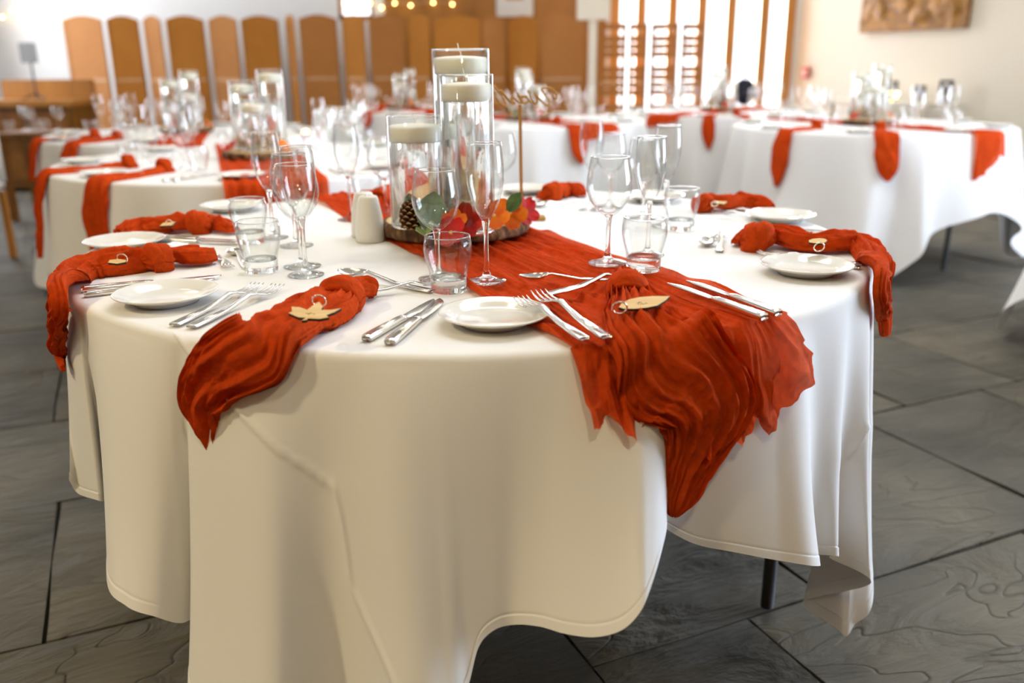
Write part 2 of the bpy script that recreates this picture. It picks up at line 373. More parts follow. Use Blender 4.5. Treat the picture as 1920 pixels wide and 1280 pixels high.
# ceiling, walls
def wall_panel(name, p, q, z0, z1, mat, th=.14, holes=()):
    """a wall from p to q with rectangular holes (s0, s1, z0, z1), s measured along it in metres"""
    p = np.array(p, float); q = np.array(q, float); L = np.linalg.norm(q - p); d = (q - p) / L; rz = math.atan2(d[1], d[0]); mb = MB()
    n = np.array([-d[1], d[0]])
    def blk(s0, s1, a, b):
        if s1 - s0 > 1e-4 and b - a > 1e-4:
            c = p + d * (s0 + s1) / 2 + n * th / 2; mb.box((c[0], c[1], (a + b) / 2), (s1 - s0, th, b - a), rz)
    s = 0
    for (s0, s1, a, b) in sorted(holes):
        blk(s, s0, z0, z1); blk(s0, s1, z0, a); blk(s0, s1, b, z1); s = s1
    blk(s, L, z0, z1)
    o = mb.build(name, mat, None, False); tag(o, kind='structure'); return o
BY = 8.8
WR0, WR1 = (3.42, BY), (4.75, 6.2)
wall_panel('wall_back_left', (-1.36, BY), (-6.2, BY), 0, 3.4, M['plaster'], -.14, [(.12, .52, 1.62, 2.6)])
wall_panel('wall_back_centre', (-1.36, BY), (1.20, BY), 0, 3.4, M['oak'], .14)
wall_panel('wall_back_window', (1.20, BY), (3.42, BY), 0, 3.4, M['plaster'], .14, [(.04, 2.18, .28, 2.95)])
wall_panel('wall_right_far', WR0, WR1, 0, 3.4, M['cream'])
wall_panel('wall_right', WR1, (4.75, -4.6), 0, 3.4, M['cream'], .14, [(4.1, 6.9, .45, 2.75)])
wall_panel('wall_left', (-6.0, -4.6), (-6.0, BY), 0, 3.4, M['plaster'], .14, [(9.8, 13.0, .9, 3.0)])
wall_panel('wall_front', (4.75, -4.6), (-6.0, -4.6), 0, 3.4, mk_wood('warm_panelling', lin((150, 116, 70)), lin((170, 134, 86)), (2, 2, .3), .8))
mb = MB(); x0, x1, y0, y1 = -.82, 1.42, .74, 2.26                 # ceiling with an opening for the added roof light
mb.box(((-6.2 + x0) / 2, 2.1, 3.46), (x0 + 6.2, 13.8, .1)); mb.box(((x1 + 5.0) / 2, 2.1, 3.46), (5.0 - x1, 13.8, .1))
mb.box(((x0 + x1) / 2, (-4.8 + y0) / 2, 3.46), (x1 - x0, y0 + 4.8, .1)); mb.box(((x0 + x1) / 2, (y1 + 9.0) / 2, 3.46), (x1 - x0, 9.0 - y1, .1))
tag(mb.build('ceiling', M['ceil'], None, False), kind='structure')
rl = empty('window_5', (x0, y0, 3.42)); tag(rl, 'timber-framed roof light over the hall', kind='structure')  # invented opening that goes with the added overhead light
for sx in (x0, (x0 + x1) / 2, x1): MB().box((sx, (y0 + y1) / 2, 3.44), (.05, y1 - y0, .06)).build('glazing_bar', M['orange_wood'], rl, False, True)
for sy in (y0, y1): MB().box(((x0 + x1) / 2, sy, 3.44), (x1 - x0, .05, .06)).build('glazing_bar', M['orange_wood'], rl, False, True)
def window(idx, p, q, z0, z1, cols, bar, mat, label, rows=()):
    p = np.array(p, float); q = np.array(q, float); L = np.linalg.norm(q - p); d = (q - p) / L; rz = math.atan2(d[1], d[0])
    root = empty('window_%d' % idx, (p[0], p[1], z0)); tag(root, label, kind='structure')
    def at(s, z, w, dp, h, nm, m):
        c = p + d * s; MB().box((c[0], c[1], z), (w, dp, h), rz).build(nm, m, root, False, True)
    at(L / 2, z0 + .03, L, .09, .06, 'window_sill', mat); at(L / 2, z1 - .03, L, .09, .06, 'head_rail', mat)
    xs = [0] + list(cols) + [L]
    for s in xs: at(min(max(s, bar / 2), L - bar / 2), (z0 + z1) / 2, bar, .09, z1 - z0, 'mullion', mat)
    for r in rows: at(L / 2, r, L, .05, .035, 'glazing_bar', mat)
    for a, b in zip(xs[:-1], xs[1:]):
        at((a + b) / 2, (z0 + z1) / 2, b - a - bar, .006, z1 - z0 - .1, 'pane', M['pane'])
window(1, (1.24, BY + .05), (3.38, BY + .05), .28, 2.95, (.36, .72, 1.06, 1.40, 1.785), .115, M['orange_wood'], 'tall bright window wall with honey-coloured timber mullions')
window(2, (4.82, 2.1), (4.82, -.7), .45, 2.75, (.93, 1.86), .07, M['orange_wood'], 'timber-framed side window letting in daylight')
window(3, (-5.93, 5.2), (-5.93, 8.4), .9, 3.0, (1.07, 2.13), .07, M['orange_wood'], 'timber-framed window in the far side wall')  # made-up window for the light washing the back wall
window(4, (-1.48, BY + .05), (-1.88, BY + .05), 1.62, 2.6, (), .04, M['oak'], 'small bright window above the folding screens')
for i, (lx, ly, lp) in enumerate(LAMPS):
    r = thing('ceiling_lamp', 'round warm ceiling lamp fixed overhead', 'lamp', (lx, ly, 3.33), 0, 'round ceiling lamps overhead')
    MB().lathe([(.001, .08), (.12, .08), (.14, .05), (.14, .0), (.12, .0), (.12, .03), (.001, .03)], 40).build('housing', M['ceil'], r)
    MB().lathe([(.001, .012), (.115, .012), (.115, .028), (.001, .028)], 40).build('diffuser', M['lamp_face'], r)

# ------------------------------------------------------------------ folding screens and the far end of the hall
def screen(label, y, spans, top, mat_pair, slats=False, tilt=.045):
    c = uy((spans[0][0] + spans[-1][1]) / 2, 60, y); root = thing('folding_screen', label, 'screen', (c[0], y, 0))
    for i, (x0, x1) in enumerate(spans):
        a = uy(x0, top, y); b = uy(x1, top, y); w = b[0] - a[0]; h = a[2]
        s = 1 if i % 2 else -1; mat = mat_pair[i % 2]
        xs = np.linspace(-w / 2, w / 2, 13); arch = h + .045 * np.cos(xs / w * math.pi)
        def place(V): # turn the panel about its middle so neighbours zigzag
            V = np.asarray(V, float); k = s * tilt / (w / 2)
            return np.stack([V[:, 0] + (a[0] + b[0]) / 2 - c[0], V[:, 1] + k * V[:, 0], V[:, 2]], -1)
        poly = [(-w / 2, .05)] + list(zip(xs, arch)) + [(w / 2, .05)]
        if not slats:
            n = len(poly); V = [(x, -.012, z) for x, z in poly] + [(x, .012, z) for x, z in poly]
            Fc = [list(range(n)), list(range(n, 2 * n))[::-1]] + [[i2, n + i2, n + (i2 + 1) % n, (i2 + 1) % n] for i2 in range(n)]
            pn = mesh('panel', place(V), Fc, mat, root, False)
        else:
            mb = MB(); mb.box((-w / 2 + .018, 0, h / 2 + .02), (.036, .03, h)); mb.box((w / 2 - .018, 0, h / 2 + .02), (.036, .03, h))
            mb.box((0, 0, h + .01), (w, .03, .06)); pn = mesh('panel', place(mb.verts()), mb.F, mat, root, False)
            z = .12; k = 0
            while z < h - .05:
                if k % 5 != 3:
                    mb = MB().box((0, 0, z), (w - .07, .016, .062)); mesh('slat', place(mb.verts()), mb.F, mat, pn, False)
                z += .078; k += 1
        for z, hh in ((.62 * h, .028), (.10, .05)):
            mb = MB().box((0, 0, z), (w * .98, .034, hh)); mesh('cross_rail', place(mb.verts()), mb.F, M['rail'], pn, False)
        for sx in (-1, 1):
            mb = MB().box((sx * (w / 2 - .014), 0, .5 * h), (.028, .034, h * .99)); mesh('stile', place(mb.verts()), mb.F, mat, pn, False)
WK = (M['wicker_pale'], M['wicker'])
screen('woven folding screen of six arched panels standing before the white wall', 8.0, [(113, 193), (203, 255), (265, 303), (314, 378), (388, 445), (454, 519)], 38, WK)
screen('darker woven folding screen in the middle of the row of screens', 8.05, [(533, 553), (562, 629), (639, 684), (692, 757), (763, 806)], 36, (M['wicker'], M['wicker_pale']))
screen('woven folding screen directly behind the tall candle vases', 7.9, [(812, 900), (906, 947), (954, 1007), (1014, 1096)], 38, (M['wicker'], M['wicker_pale']))
screen('slatted folding screen in front of the bright windows', 7.9, [(1122, 1174), (1180, 1216), (1223, 1271), (1278, 1322)], 52, (M['wicker_pale'], M['wicker_pale']), True)

# wooden sideboard, music stand, and a low wooden table with glasses at far left
P = uy(62, 192, 6.6); sb = thing('sideboard', 'brown wooden sideboard against the white wall with a music stand on it', 'sideboard', (P[0] - .05, 6.6, 0))
hz = uy(62, 194, 6.6)[2]
MB().box((0, .2, hz / 2), (.86, .5, hz - .06), 0, .01).build('body', M['darkwood'], sb, False)
MB().box((0, .18, hz), (.94, .58, .06), 0, .012).build('top', M['oak'], sb, False)
MB().box((0, .42, hz + .11), (.9, .06, .2), 0, .01).build('back_rail', M['oak'], sb, False)
for sx in (-1, 1):
    d = MB().box((sx * .2, -.06, hz / 2), (.36, .02, hz - .2), 0, .006).build('door', M['darkwood'], sb, False)
    MB().box((sx * .05, -.08, hz / 2), (.02, .03, .1), 0, .004).build('handle', M['chrome'], d, False)
ms = thing('music_stand', 'thin grey music stand on the brown sideboard', 'music stand', (P[0] - .02, 6.72, hz + .031))
MB().tube([(0, 0, 0), (0, 0, .34)], .009, 8).build('pole', M['black'], ms)
MB().tube([(-.1, -.06, 0.005), (0, 0, .06), (.1, -.06, 0.005)], .007, 6).build('leg', M['black'], ms); MB().tube([(0, .1, 0.005), (0, 0, .06)], .007, 6).build('leg', M['black'], ms)
MB().box((0, -.02, .42), (.16, .012, .18), 0, .004).build('desk', simple('grey_metal', (.35, .36, .37), .5), ms, False)

# ------------------------------------------------------------------ table ware prototypes
def mk_wine(detail=True):
    r = empty('wine_glass')
    n = 56 if detail else 18
    outer = [(.0045, .080), (.012, .0845), (.024, .095), (.0335, .109), (.0382, .124), (.0390, .134), (.0376, .148), (.0350, .163), (.0328, .176), (.0322, .180)]
    inner = [(.0312, .180), (.0318, .176), (.0340, .163), (.0366, .148), (.0380, .134), (.0372, .124), (.0325, .109), (.023, .0965), (.011, .0875), (.0004, .0855)]
    stem = [(.0004, .0848), (.007, .0838), (.0062, .079), (.0046, .070), (.0038, .055), (.0038, .035), (.0046, .020), (.0075, .0105), (.0135, .0065), (.0235, .0038), (.0325, .0025), (.0335, .0012), (.0325, 0), (.0004, 0)]
    return r, outer, inner, stem, n
def glass_parts(root, outer, inner, stem, n, rim):
    MB().lathe(outer + inner, n).build('bowl', M['glass'], root)
    MB().lathe(stem, n).build('stem', M['glass_solid'], root)
    MB().tube([(rim[0] * math.cos(a), rim[0] * math.sin(a), rim[1]) for a in np.linspace(0, 2 * math.pi, 48, endpoint=False)], .00085, 6, True).build('rim', M['glass_solid'], root)
PROTO = []
def proto(o): PROTO.append(o); return o
r, o_, i_, s_, n_ = mk_wine(); glass_parts(r, o_, i_, s_, n_, (.0318, .180)); WINE = proto(r)
FL_O = [(.0045, .096), (.009, .101), (.0155, .112), (.0225, .128), (.0275, .146), (.0292, .160), (.0290, .175), (.0278, .193), (.0262, .209), (.0256, .215)]
FL_I = [(.0247, .215), (.0253, .209), (.0269, .193), (.0281, .175), (.0283, .160), (.0266, .146), (.0215, .128), (.0144, .1125), (.008, .1035), (.0004, .1015)]
FL_S = [(.0004, .1008), (.0068, .1), (.0062, .094), (.0046, .086), (.0036, .070), (.0036, .035), (.0046, .018), (.0075, .0095), (.013, .006), (.0215, .0036), (.0300, .0024), (.0310, .0012), (.0300, 0), (.0004, 0)]
r = empty('champagne_flute'); glass_parts(r, FL_O, FL_I, FL_S, 48, (.0252, .215)); FLUTE = proto(r)
r = empty('water_tumbler')
TB_O = [(.0284, .010), (.0288, .020), (.0304, .032), (.0338, .044), (.0366, .056), (.0378, .066), (.0372, .077), (.0350, .088)]
TB_I = [(.0339, .088), (.0361, .077), (.0367, .066), (.0355, .056), (.0327, .044), (.0292, .032), (.0268, .024), (.022, .0195), (.0004, .0185)]
MB().lathe(TB_O + TB_I, 56).build('wall', M['glass'], r)
MB().lathe([(.0004, .0182), (.0215, .0190), (.0262, .0235), (.0284, .019), (.0285, .006), (.0276, .0012), (.0262, 0), (.022, .0016), (.0004, .0016)], 56).build('base', M['glass_solid'], r)
MB().tube([(.0344 * math.cos(a), .0344 * math.sin(a), .088) for a in np.linspace(0, 2 * math.pi, 48, endpoint=False)], .0009, 6, True).build('rim', M['glass_solid'], r)
TUMBLER = proto(r)
# far versions: one mesh each
def far_glass(name, prof):
    o = MB().lathe(prof, 16).build(name, M['glass_far']); return proto(o)
FAR_WINE = far_glass('wine_glass', [(.0335, 0), (.0325, .004), (.006, .012), (.004, .04), (.0045, .078)] + o_[1:])
FAR_FLUTE = far_glass('champagne_flute', [(.031, 0), (.030, .004), (.006, .012), (.004, .05), (.0045, .094)] + FL_O[1:])
FAR_TUMBLER = far_glass('water_tumbler', [(.0005, .008), (.0276, .006), (.0285, .008)] + TB_O[1:])
# plate
PL = [(.0004, .0028), (.040, .0028), (.0405, .0008), (.046, .0008), (.0475, .0035), (.060, .0098), (.0758, .0163), (.0767, .0176), (.0758, .0186), (.0735, .0180), (.0605, .0132), (.0545, .0094), (.0485, .0072), (.0004, .0066)]
PLATE = proto(MB().lathe(PL, 72).build('side_plate', M['china']))
FAR_PLATE = proto(MB().lathe(PL[2:], 28).build('side_plate', M['china']))
# cutlery, lying along +x with the handle end at the origin
def loft(mb, sec, bev=.25):
    """sec rows: x, half width, z middle, half thickness"""
    sec = np.array(sec, float); ring = []
    for x, w, z, h in sec:
        q = [(-1, -bev), (-1, bev), (-1 + bev * .7, 1), (1 - bev * .7, 1), (1, bev), (1, -bev), (1 - bev * .7, -1), (-1 + bev * .7, -1)]
        ring.append([(x, a * w, z + b * h) for a, b in q])
    n = 8; m = len(sec); mb.add(ring, gridF(m, n, False, True) + [list(range(n))[::-1], [(m - 1) * n + i for i in range(n)]]); return mb
def mk_fork(name, L):
    r = empty(name); k = L / .195
    h = [(0, .0062, .0035, .0013), (.003, .0078, .0035, .0016), (.03, .0074, .0036, .0017), (.07, .0052, .0042, .0018), (.105, .0034, .0085, .0019), (.122, .0036, .0118, .0018), (.132, .0060, .0108, .0014), (.139, .0100, .0088, .0011), (.149, .0122, .0062, .0010), (.152, .0123, .0056, .0010)]
    mb = loft(MB(), [(a * k, b, c, d) for a, b, c, d in h]); loft(mb, [(a * k, b, c, .0004) for a, b, c in ((.006, .0040, .0053), (.03, .0037, .0055), (.066, .0024, .0060))]); mb.build('handle', M['steel'], r)
    mb = MB()
    for j in range(4):
        y = (j - 1.5) * .0069
        s = MB(); loft(s, [(a * k, b, c, d) for a, b, c, d in ((.148, .0019, .0064, .0010), (.158, .0016, .0046, .0010), (.172, .0014, .0040, .0009), (.185, .0012, .0058, .0008), (.195, .0006, .0088, .0005))])
        V = s.verts(); V[:, 1] += y * (1 - .06 * (V[:, 0] / k > .18)); mb.add(V, s.F)
    mb.build('tines', M['steel'], r); return proto(r)
FORK = mk_fork('table_fork', .195); DFORK = mk_fork('dessert_fork', .165)
r = empty('table_knife')
mb = loft(MB(), [(0, .0060, .0042, .0030), (.003, .0076, .0045, .0040), (.03, .0074, .0046, .0041), (.07, .0064, .0046, .0040), (.096, .0056, .0046, .0038), (.102, .0050, .0046, .0032)])
loft(mb, [(.005, .0048, .0086, .0006), (.04, .0046, .0087, .0006), (.09, .0036, .0086, .0006)]); mb.build('handle', M['steel'], r)
mb = MB(); rows = [(.100, -.0048, .0052), (.108, -.0070, .0056), (.135, -.0088, .0064), (.165, -.0092, .0068), (.185, -.0078, .0066), (.196, -.0030, .0056), (.203, .0030, .0040)]
ring = [[(x, a, .0045 - .0004), (x, a, .0045 + .0002), (x, b, .0045 + .0012), (x, b, .0045 - .0012)] for x, a, b in rows]
mb.add(ring, gridF(len(rows), 4, False, True) + [[3, 2, 1, 0], [24, 25, 26, 27]]); mb.build('blade', M['steel'], r); KNIFE = proto(r)
r = empty('dessert_spoon')
mb = loft(MB(), [(0, .0058, .0035, .0013), (.003, .0072, .0035, .0016), (.03, .0068, .0036, .0017), (.07, .0050, .0044, .0018), (.105, .0034, .0105, .0019), (.122, .0036, .0135, .0018), (.131, .0052, .0122, .0014)])
loft(mb, [(.006, .0036, .0053, .0004), (.066, .0022, .0062, .0004)]); mb.build('handle', M['steel'], r)
nu, nv = 22, 9; BV = []
for sgn in (0, 1):
    for iu in range(nu):
        u = iu / (nu - 1); x = .127 + .056 * u; w = .0182 * (math.sin(math.pi * min(1, u**.8 * 1.0)))**.62 * (1.06 - .12 * u) + .0004
        for iv in range(nv):
            v = iv / (nv - 1) * 2 - 1
            depth = .0105 * (math.sin(math.pi * u)**.8) * (1 - v * v)
            z = .0122 - .0035 * smoothstep(u, 0, .35) - depth + (0 if sgn == 0 else -.0011)
            BV.append((x, v * w, float(z) + .0022))
Fb = gridF(nu, nv) + [[q + nu * nv for q in f[::-1]] for f in gridF(nu, nv)]
for iu in range(nu - 1):
    for c in (0, nv - 1):
        f = [iu * nv + c, (iu + 1) * nv + c, (iu + 1) * nv + c + nu * nv, iu * nv + c + nu * nv]; Fb.append(f if c == 0 else f[::-1])
mesh('bowl', BV, Fb, M['steel'], r); SPOON = proto(r)

def put(proto_o, px, py, label, cat, group=None, z=T, rz=None, sc=None, at=None):
    P = uz(px, py, z) if at is None else at
    o = dup(proto_o, (P[0], P[1], z), rnd.uniform(0, 6.28) if rz is None else rz, label, group, sc); o['category'] = cat; return o
def lay(proto_o, L, p0, p1, label, cat, group=None, z=T + .0005, tilt=0.0, real=None):
    """cutlery from handle-end pixel p0 towards tip pixel p1; real = fixed length anchored at p0"""
    A = uz(*p0, z); B = uz(*p1, z); d = B - A; l = np.linalg.norm(d[:2]); ang = math.atan2(d[1], d[0])
    k = (l if real is None else real) / L; k = min(max(k, .85), 1.15)
    o = dup(proto_o, (A[0], A[1], z), ang, label, group, (k, k, k)); o['category'] = cat; o.rotation_euler = (0, tilt, ang); return o

# ------------------------------------------------------------------ main table and its cloth
R = .765
tb = thing('round_table', 'large round folding table under the white cloth in front', 'table', (0, 0, 0))
MB().lathe([(.001, T - .032), (.752, T - .032), (.757, T - .028), (.757, T - .008), (.752, T - .004), (.001, T - .004)], 96).build('tabletop', M['orange_wood'], tb)
for px, py in ((1438, 1137),): LP = uz(px, py, 0)
for sgn in (1, -1):
    for k in (0, 1):
        q = np.array([LP[0] * (1 if k == 0 else -1), LP[1] if sgn > 0 else -LP[1]])
        if k: q = np.array([-LP[0], LP[1] * sgn])
        MB().tube([(q[0], q[1], .002), (q[0], q[1], .30), (q[0] * .94, q[1] * .94, .42), (q[0] * .9, q[1] * .9, T - .03)], .014, 10).build('leg', M['black'], tb)

def cloth_mesh(name, c, hem, per, mt, mat, seam=True, parent=None, crease=None, top=T):
    """hem rows: rim angle in degrees (increasing), hem x, y, z. Cloth = flat top + hanging skirt running from rim to hem."""
    hem = np.array(hem, float); C = catmull(hem, per)[:-1]; n = len(C); a = np.radians(C[:, 0])
    rim = np.stack([np.cos(a), np.sin(a)], -1)
    rows = []
    for rr in (.001, .3, .5, .62, .70, .735): rows.append(np.concatenate([rim * rr, np.full((n, 1), top)], 1))
    br = .014
    for k in range(0, 6):
        f = k / 5 * math.pi / 2 * .92; rows.append(np.concatenate([rim * (R - br + br * math.sin(f)), np.full((n, 1), top - br + br * math.cos(f))], 1))
    z0 = rows[-1][:, 2]; r0 = rows[-1][:, :2]
    H = C[:, 1:3] - np.array(c)[None]; hz = C[:, 3]
    tt = list(np.linspace(0, 1, mt)[1:])
    if seam: tt = sorted(set(tt) | {.958, .9605, .963, .9665})
    for t in tt:
        g = t**.85 * (1 - .12 * math.sin(math.pi * t))
        xy = r0 + (H - r0) * g; z = z0 + (hz - z0) * t
        rad = xy / np.linalg.norm(xy, axis=1)[:, None]
        off = .0010 if (seam and t > .9625) else (-.0006 if (seam and .957 < t < .9625) else 0)
        rows.append(np.concatenate([xy + rad * off, z[:, None]], 1))
    V = np.stack(rows); 
    if crease is not None: V = crease(V)
    V = V + np.array([c[0], c[1], 0])
    m = len(rows); o = mesh(name, V, gridF(m, n, False, True), mat, parent)
    return o, V

def hp(px, py, r=None, a=None):
    P = uc(px, py, r) if r is not None else ua(px, py, math.radians(a)); return [P[0], P[1], max(P[2], .02)]
HEM = []
def H(rim, px, py, r=None, a=None): HEM.append([rim] + hp(px, py, r, a))
H(-159, 131, 900, .79); H(-150, 148, 925, .79); H(-142, 186, 938, .775); H(-138.5, 214, 950, .745)
H(-134, 201, 1085, .85); H(-128.5, 238, 1135, .87); H(-123.5, 292, 1155, .855); H(-120.5, 342, 1167, .82)
H(-118.6, 392, 1150, .77); H(-116.6, 353, 1292, .865); H(-112.5, 430, 1430, .905); H(-107.5, 525, 1530, .926); H(-101.5, 640, 1560, .842); H(-96, 765, 1480, .905); H(-91.8, 845, 1345, .872)
H(-89.6, 876, 1290, .85); H(-87.6, 897, 1213, .832); H(-86, 925, 1181, .822); H(-83.8, 962, 1170, .815); H(-81, 1010, 1173, .832)
H(-78.6, 1060, 1187, .86); H(-75.8, 1115, 1193, .885); H(-73.6, 1165, 1180, .90); H(-71.8, 1199, 1147, .905); H(-70.6, 1218, 1105, .892)
H(-69.6, 1238, 1040, .862); H(-68.6, 1250, 985, .81); H(-67.4, 1240, 985, .765)
H(-65, 1300, 1018, .772); H(-60.5, 1380, 1035, .80); H(-56, 1460, 1050, .828); H(-51.5, 1536, 1060, .852); H(-47.5, 1518, 1040, .765)
H(-41, 1571, 1042, a=-40); H(-36.5, 1556, 1046, a=-33); H(-29.5, 1631, 1093, a=-33); H(-25.5, 1506, 1128, a=-24); H(-23.4, 1566, 1176, a=-28.5); H(-22.5, 1585, 1192, a=-29); H(-21.6, 1600, 1172, a=-28); H(-19, 1637, 1105, a=-25)
for i, aa in enumerate(np.arange(-8, 196, 7.0)):
    rr = .80 + .045 * math.sin(i * 2.1); zz = .36 + .06 * math.sin(aa * .07) - (.12 if abs(aa - 60) < 18 or abs(aa - 155) < 18 else 0)
    HEM.append([aa, rr * math.cos(math.radians(aa)), rr * math.sin(math.radians(aa)), zz])
HEM.append([HEM[0][0] + 360] + HEM[0][1:])
hm = np.array(HEM); dl = np.maximum(np.linalg.norm(np.diff(hm[:, 1:4], axis=0), axis=1), np.radians(np.diff(hm[:, 0])) * R)
per = [int(max(6, min(60, d / (.0042 if i < 41 else .012)))) for i, d in enumerate(dl)]
CREASE_PX = [(322, 604), (345, 640), (380, 690), (425, 742), (470, 790), (520, 840), (575, 875), (628, 912), (640, 960), (650, 1020), (660, 1095), (690, 1165), (720, 1230), (745, 1290)]
CREASE2_PX = [(1625, 800), (1606, 830), (1588, 852)]
def crease(V):
    """a laundry fold pressed into the cloth, kept as a low ridge"""
    v = V.reshape(-1, 3) - CAM; w = v @ _FW; X = 960 + F_PX * (v @ _EX) / w; Y = 640 - F_PX * (v @ _EY) / w
    rad = V.reshape(-1, 3).copy(); rad[:, 2] = 0; rad /= np.linalg.norm(rad, axis=1)[:, None] + 1e-9
    front = (rad[:, 1] < -.25) | (rad[:, 0] > .7)
    d = np.full(len(X), 1e9)
    for L in (CREASE_PX, CREASE2_PX):
        L = np.array(L, float)
        for p, q in zip(L[:-1], L[1:]):
            s = np.clip(((X - p[0]) * (q[0] - p[0]) + (Y - p[1]) * (q[1] - p[1])) / ((q - p) @ (q - p)), 0, 1)
            d = np.minimum(d, np.hypot(X - p[0] - s * (q[0] - p[0]), Y - p[1] - s * (q[1] - p[1])))
    k = np.where(front, np.exp(-(d / 4.6)**2) * .0042 + np.exp(-(d / 26.0)**2) * .0015, 0)
    return (V.reshape(-1, 3) + rad * k[:, None]).reshape(V.shape)
cl, CLV = cloth_mesh('tablecloth', (0, 0), HEM, per, 90, M['cloth'], True, None, crease)
tag(cl, 'large white tablecloth with deep folds over the round table in front', 'tablecloth')

# ------------------------------------------------------------------ gauze cloth builders
def surf_pt(px, py, h, c=(0, 0)):
    P = uz(px, py, T + h)
    if math.hypot(P[0] - c[0], P[1] - c[1]) <= R - .004: return P, 0
    return uc(px, py, R + .012 + h, c), 1
def sweep_V(C, N, hw, ht, nw, seed, wr=.006, freq=5, twist=0.0, flat=.12, close_ends=True):
    """wrinkled flattened roll along a path. C centres, N surface normals, hw half widths, ht heights"""
    m = len(C); Tn = np.gradient(C, axis=0); Tn /= np.linalg.norm(Tn, axis=1)[:, None] + 1e-9
    W = np.cross(N, Tn); W /= np.linalg.norm(W, axis=1)[:, None] + 1e-9; N2 = np.cross(Tn, W)
    s = np.concatenate([[0], np.cumsum(np.linalg.norm(np.diff(C, axis=0), axis=1))])
    nz = Noise(seed, 12, 2); nz2 = Noise(seed + 1, 10, 2)
    ph = np.linspace(0, 2 * math.pi, nw, endpoint=False); PH, SS = np.meshgrid(ph, s)
    up = np.sin(PH); cs = np.cos(PH)
    edge = nz(SS * 7, np.sign(cs) * 3.1) * .09
    wv = np.sign(cs) * np.abs(cs)**.8 * (1 + edge)
    prof = np.where(up > 0, np.abs(up)**.75, -flat * np.abs(up)**.6)
    vv = PH * freq / 2 + twist * SS
    rg = lambda x: 1 - 2 * np.abs(np.sin(x))
    wrk = (rg(vv * 1.0 + 1.6 * nz(SS * 2.6, PH * .25)) * .55 + rg(vv * 2.3 + 2.2 * nz2(SS * 4, PH * .4) + 1) * .34 + rg(vv * 4.7 + 2.6 * nz(SS * 6 + 5, PH * .6)) * .16
           + nz(SS * 6 + 9, PH * freq * .2) * .45 + nz2(SS * 17, PH * freq * .4) * .20)
    wamp = wr * np.where(up > -.1, 1, .15)
    V = C[:, None] + W[:, None] * (hw[:, None] * wv)[..., None] + N2[:, None] * (ht[:, None] * prof + wamp * wrk * np.clip(ht[:, None] / .02, .35, 1))[..., None]
    Fc = gridF(m, nw, False, True)
    if close_ends: Fc += [list(range(nw))[::-1], [(m - 1) * nw + i for i in range(nw)]]
    return V.reshape(-1, 3), Fc
def rim_normals(C, hang, c=(0, 0)):
    rad = C.copy(); rad[:, 0] -= c[0]; rad[:, 1] -= c[1]; rad[:, 2] = 0; rad /= np.linalg.norm(rad, axis=1)[:, None] + 1e-9
    k = smoothstep(hang, .05, .95)[:, None]
    N = rad * k + np.array([0, 0, 1.0]) * (1 - k); return N / np.linalg.norm(N, axis=1)[:, None]
def path3(pts, per=10, c=(0, 0)):
    """pts rows: px, py, height above surface, half width, thickness"""
    Q = []; hang = []
    for px, py, h, hw, ht in pts:
        P, g = surf_pt(px, py, h, c); Q.append([*P, hw, ht, g])
    return catmull(Q, per)
def knot(root, C, ax, r, seed, mat):
    """a tied knot: a wrinkled core with two bands wound around it"""
    C = np.array(C, float); ax = np.array(ax, float); ax /= np.linalg.norm(ax); up = np.array([0, 0, 1.0]); sd = np.cross(up, ax); sd /= np.linalg.norm(sd); up = np.cross(ax, sd)
    nz = Noise(seed, 12, 3); th = np.linspace(0, math.pi, 26); ph = np.linspace(0, 2 * math.pi, 40, endpoint=False); TH, PHI = np.meshgrid(th, ph, indexing='ij')
    d = np.stack([np.cos(TH), np.sin(TH) * np.cos(PHI), np.sin(TH) * np.sin(PHI)], -1)
    rr = 1 + .10 * nz(d[..., 0] * .9, d[..., 1] * .9, d[..., 2] * .9) + .05 * np.sin(PHI * 7 + 5 * d[..., 0])
    V = C + ax * (d[..., :1] * r * 1.15 * rr[..., None]) + sd * (d[..., 1:2] * r * .95 * rr[..., None]) + up * (d[..., 2:] * r * .85 * rr[..., None])
    mb = MB(); mb.add(V, gridF(26, 40, False, True))
    for k, (tl, sh) in enumerate(((.55, .18), (-.35, -.25), (1.3, .0))):
        t = np.linspace(0, 2 * math.pi, 60); P = C + ax * (sh * r + .5 * tl * r * np.sin(t))[:, None] + sd * (np.cos(t) * r * .93)[:, None] + up * (np.sin(t) * r * .86)[:, None]
        N = P - C - ax * (sh * r); N /= np.linalg.norm(N, axis=1)[:, None]
        V2, F2 = sweep_V(P, N, np.full(60, r * .52), np.full(60, r * .30), 22, seed + 5 + k, r * .10, 5, 9, .2); mb.add(V2, F2)
    return mb.build('knot', mat, root, True, True)
def napkin(label, tail, knot_pt, kr, loose, seed, group=None, thin=False):
    kp, _ = surf_pt(*knot_pt); root = thing('gauze_napkin', label, 'napkin', (kp[0], kp[1], T), 0, group)
    D = path3(tail, 26); C, hw, ht, g = D[:, :3], D[:, 3], D[:, 4], D[:, 5]
    V, Fc = sweep_V(C, rim_normals(C, g), hw, ht, 150 if hw.max() > .06 else 110, seed, .0078, 9 + 220 * max(hw.max() - .05, 0)); mesh('tail', V, Fc, M['gauze'], root, True, True)
    D2 = path3(loose, 14); C2 = D2[:, :3]
    V, Fc = sweep_V(C2, rim_normals(C2, D2[:, 5] * 0), D2[:, 3], D2[:, 4], 64, seed + 11, .006, 8); mesh('loose_end', V, Fc, M['gauze'], root, True, True)
    knot(root, kp, C[4] - C2[4], kr, seed + 3, M['gauze']); return root

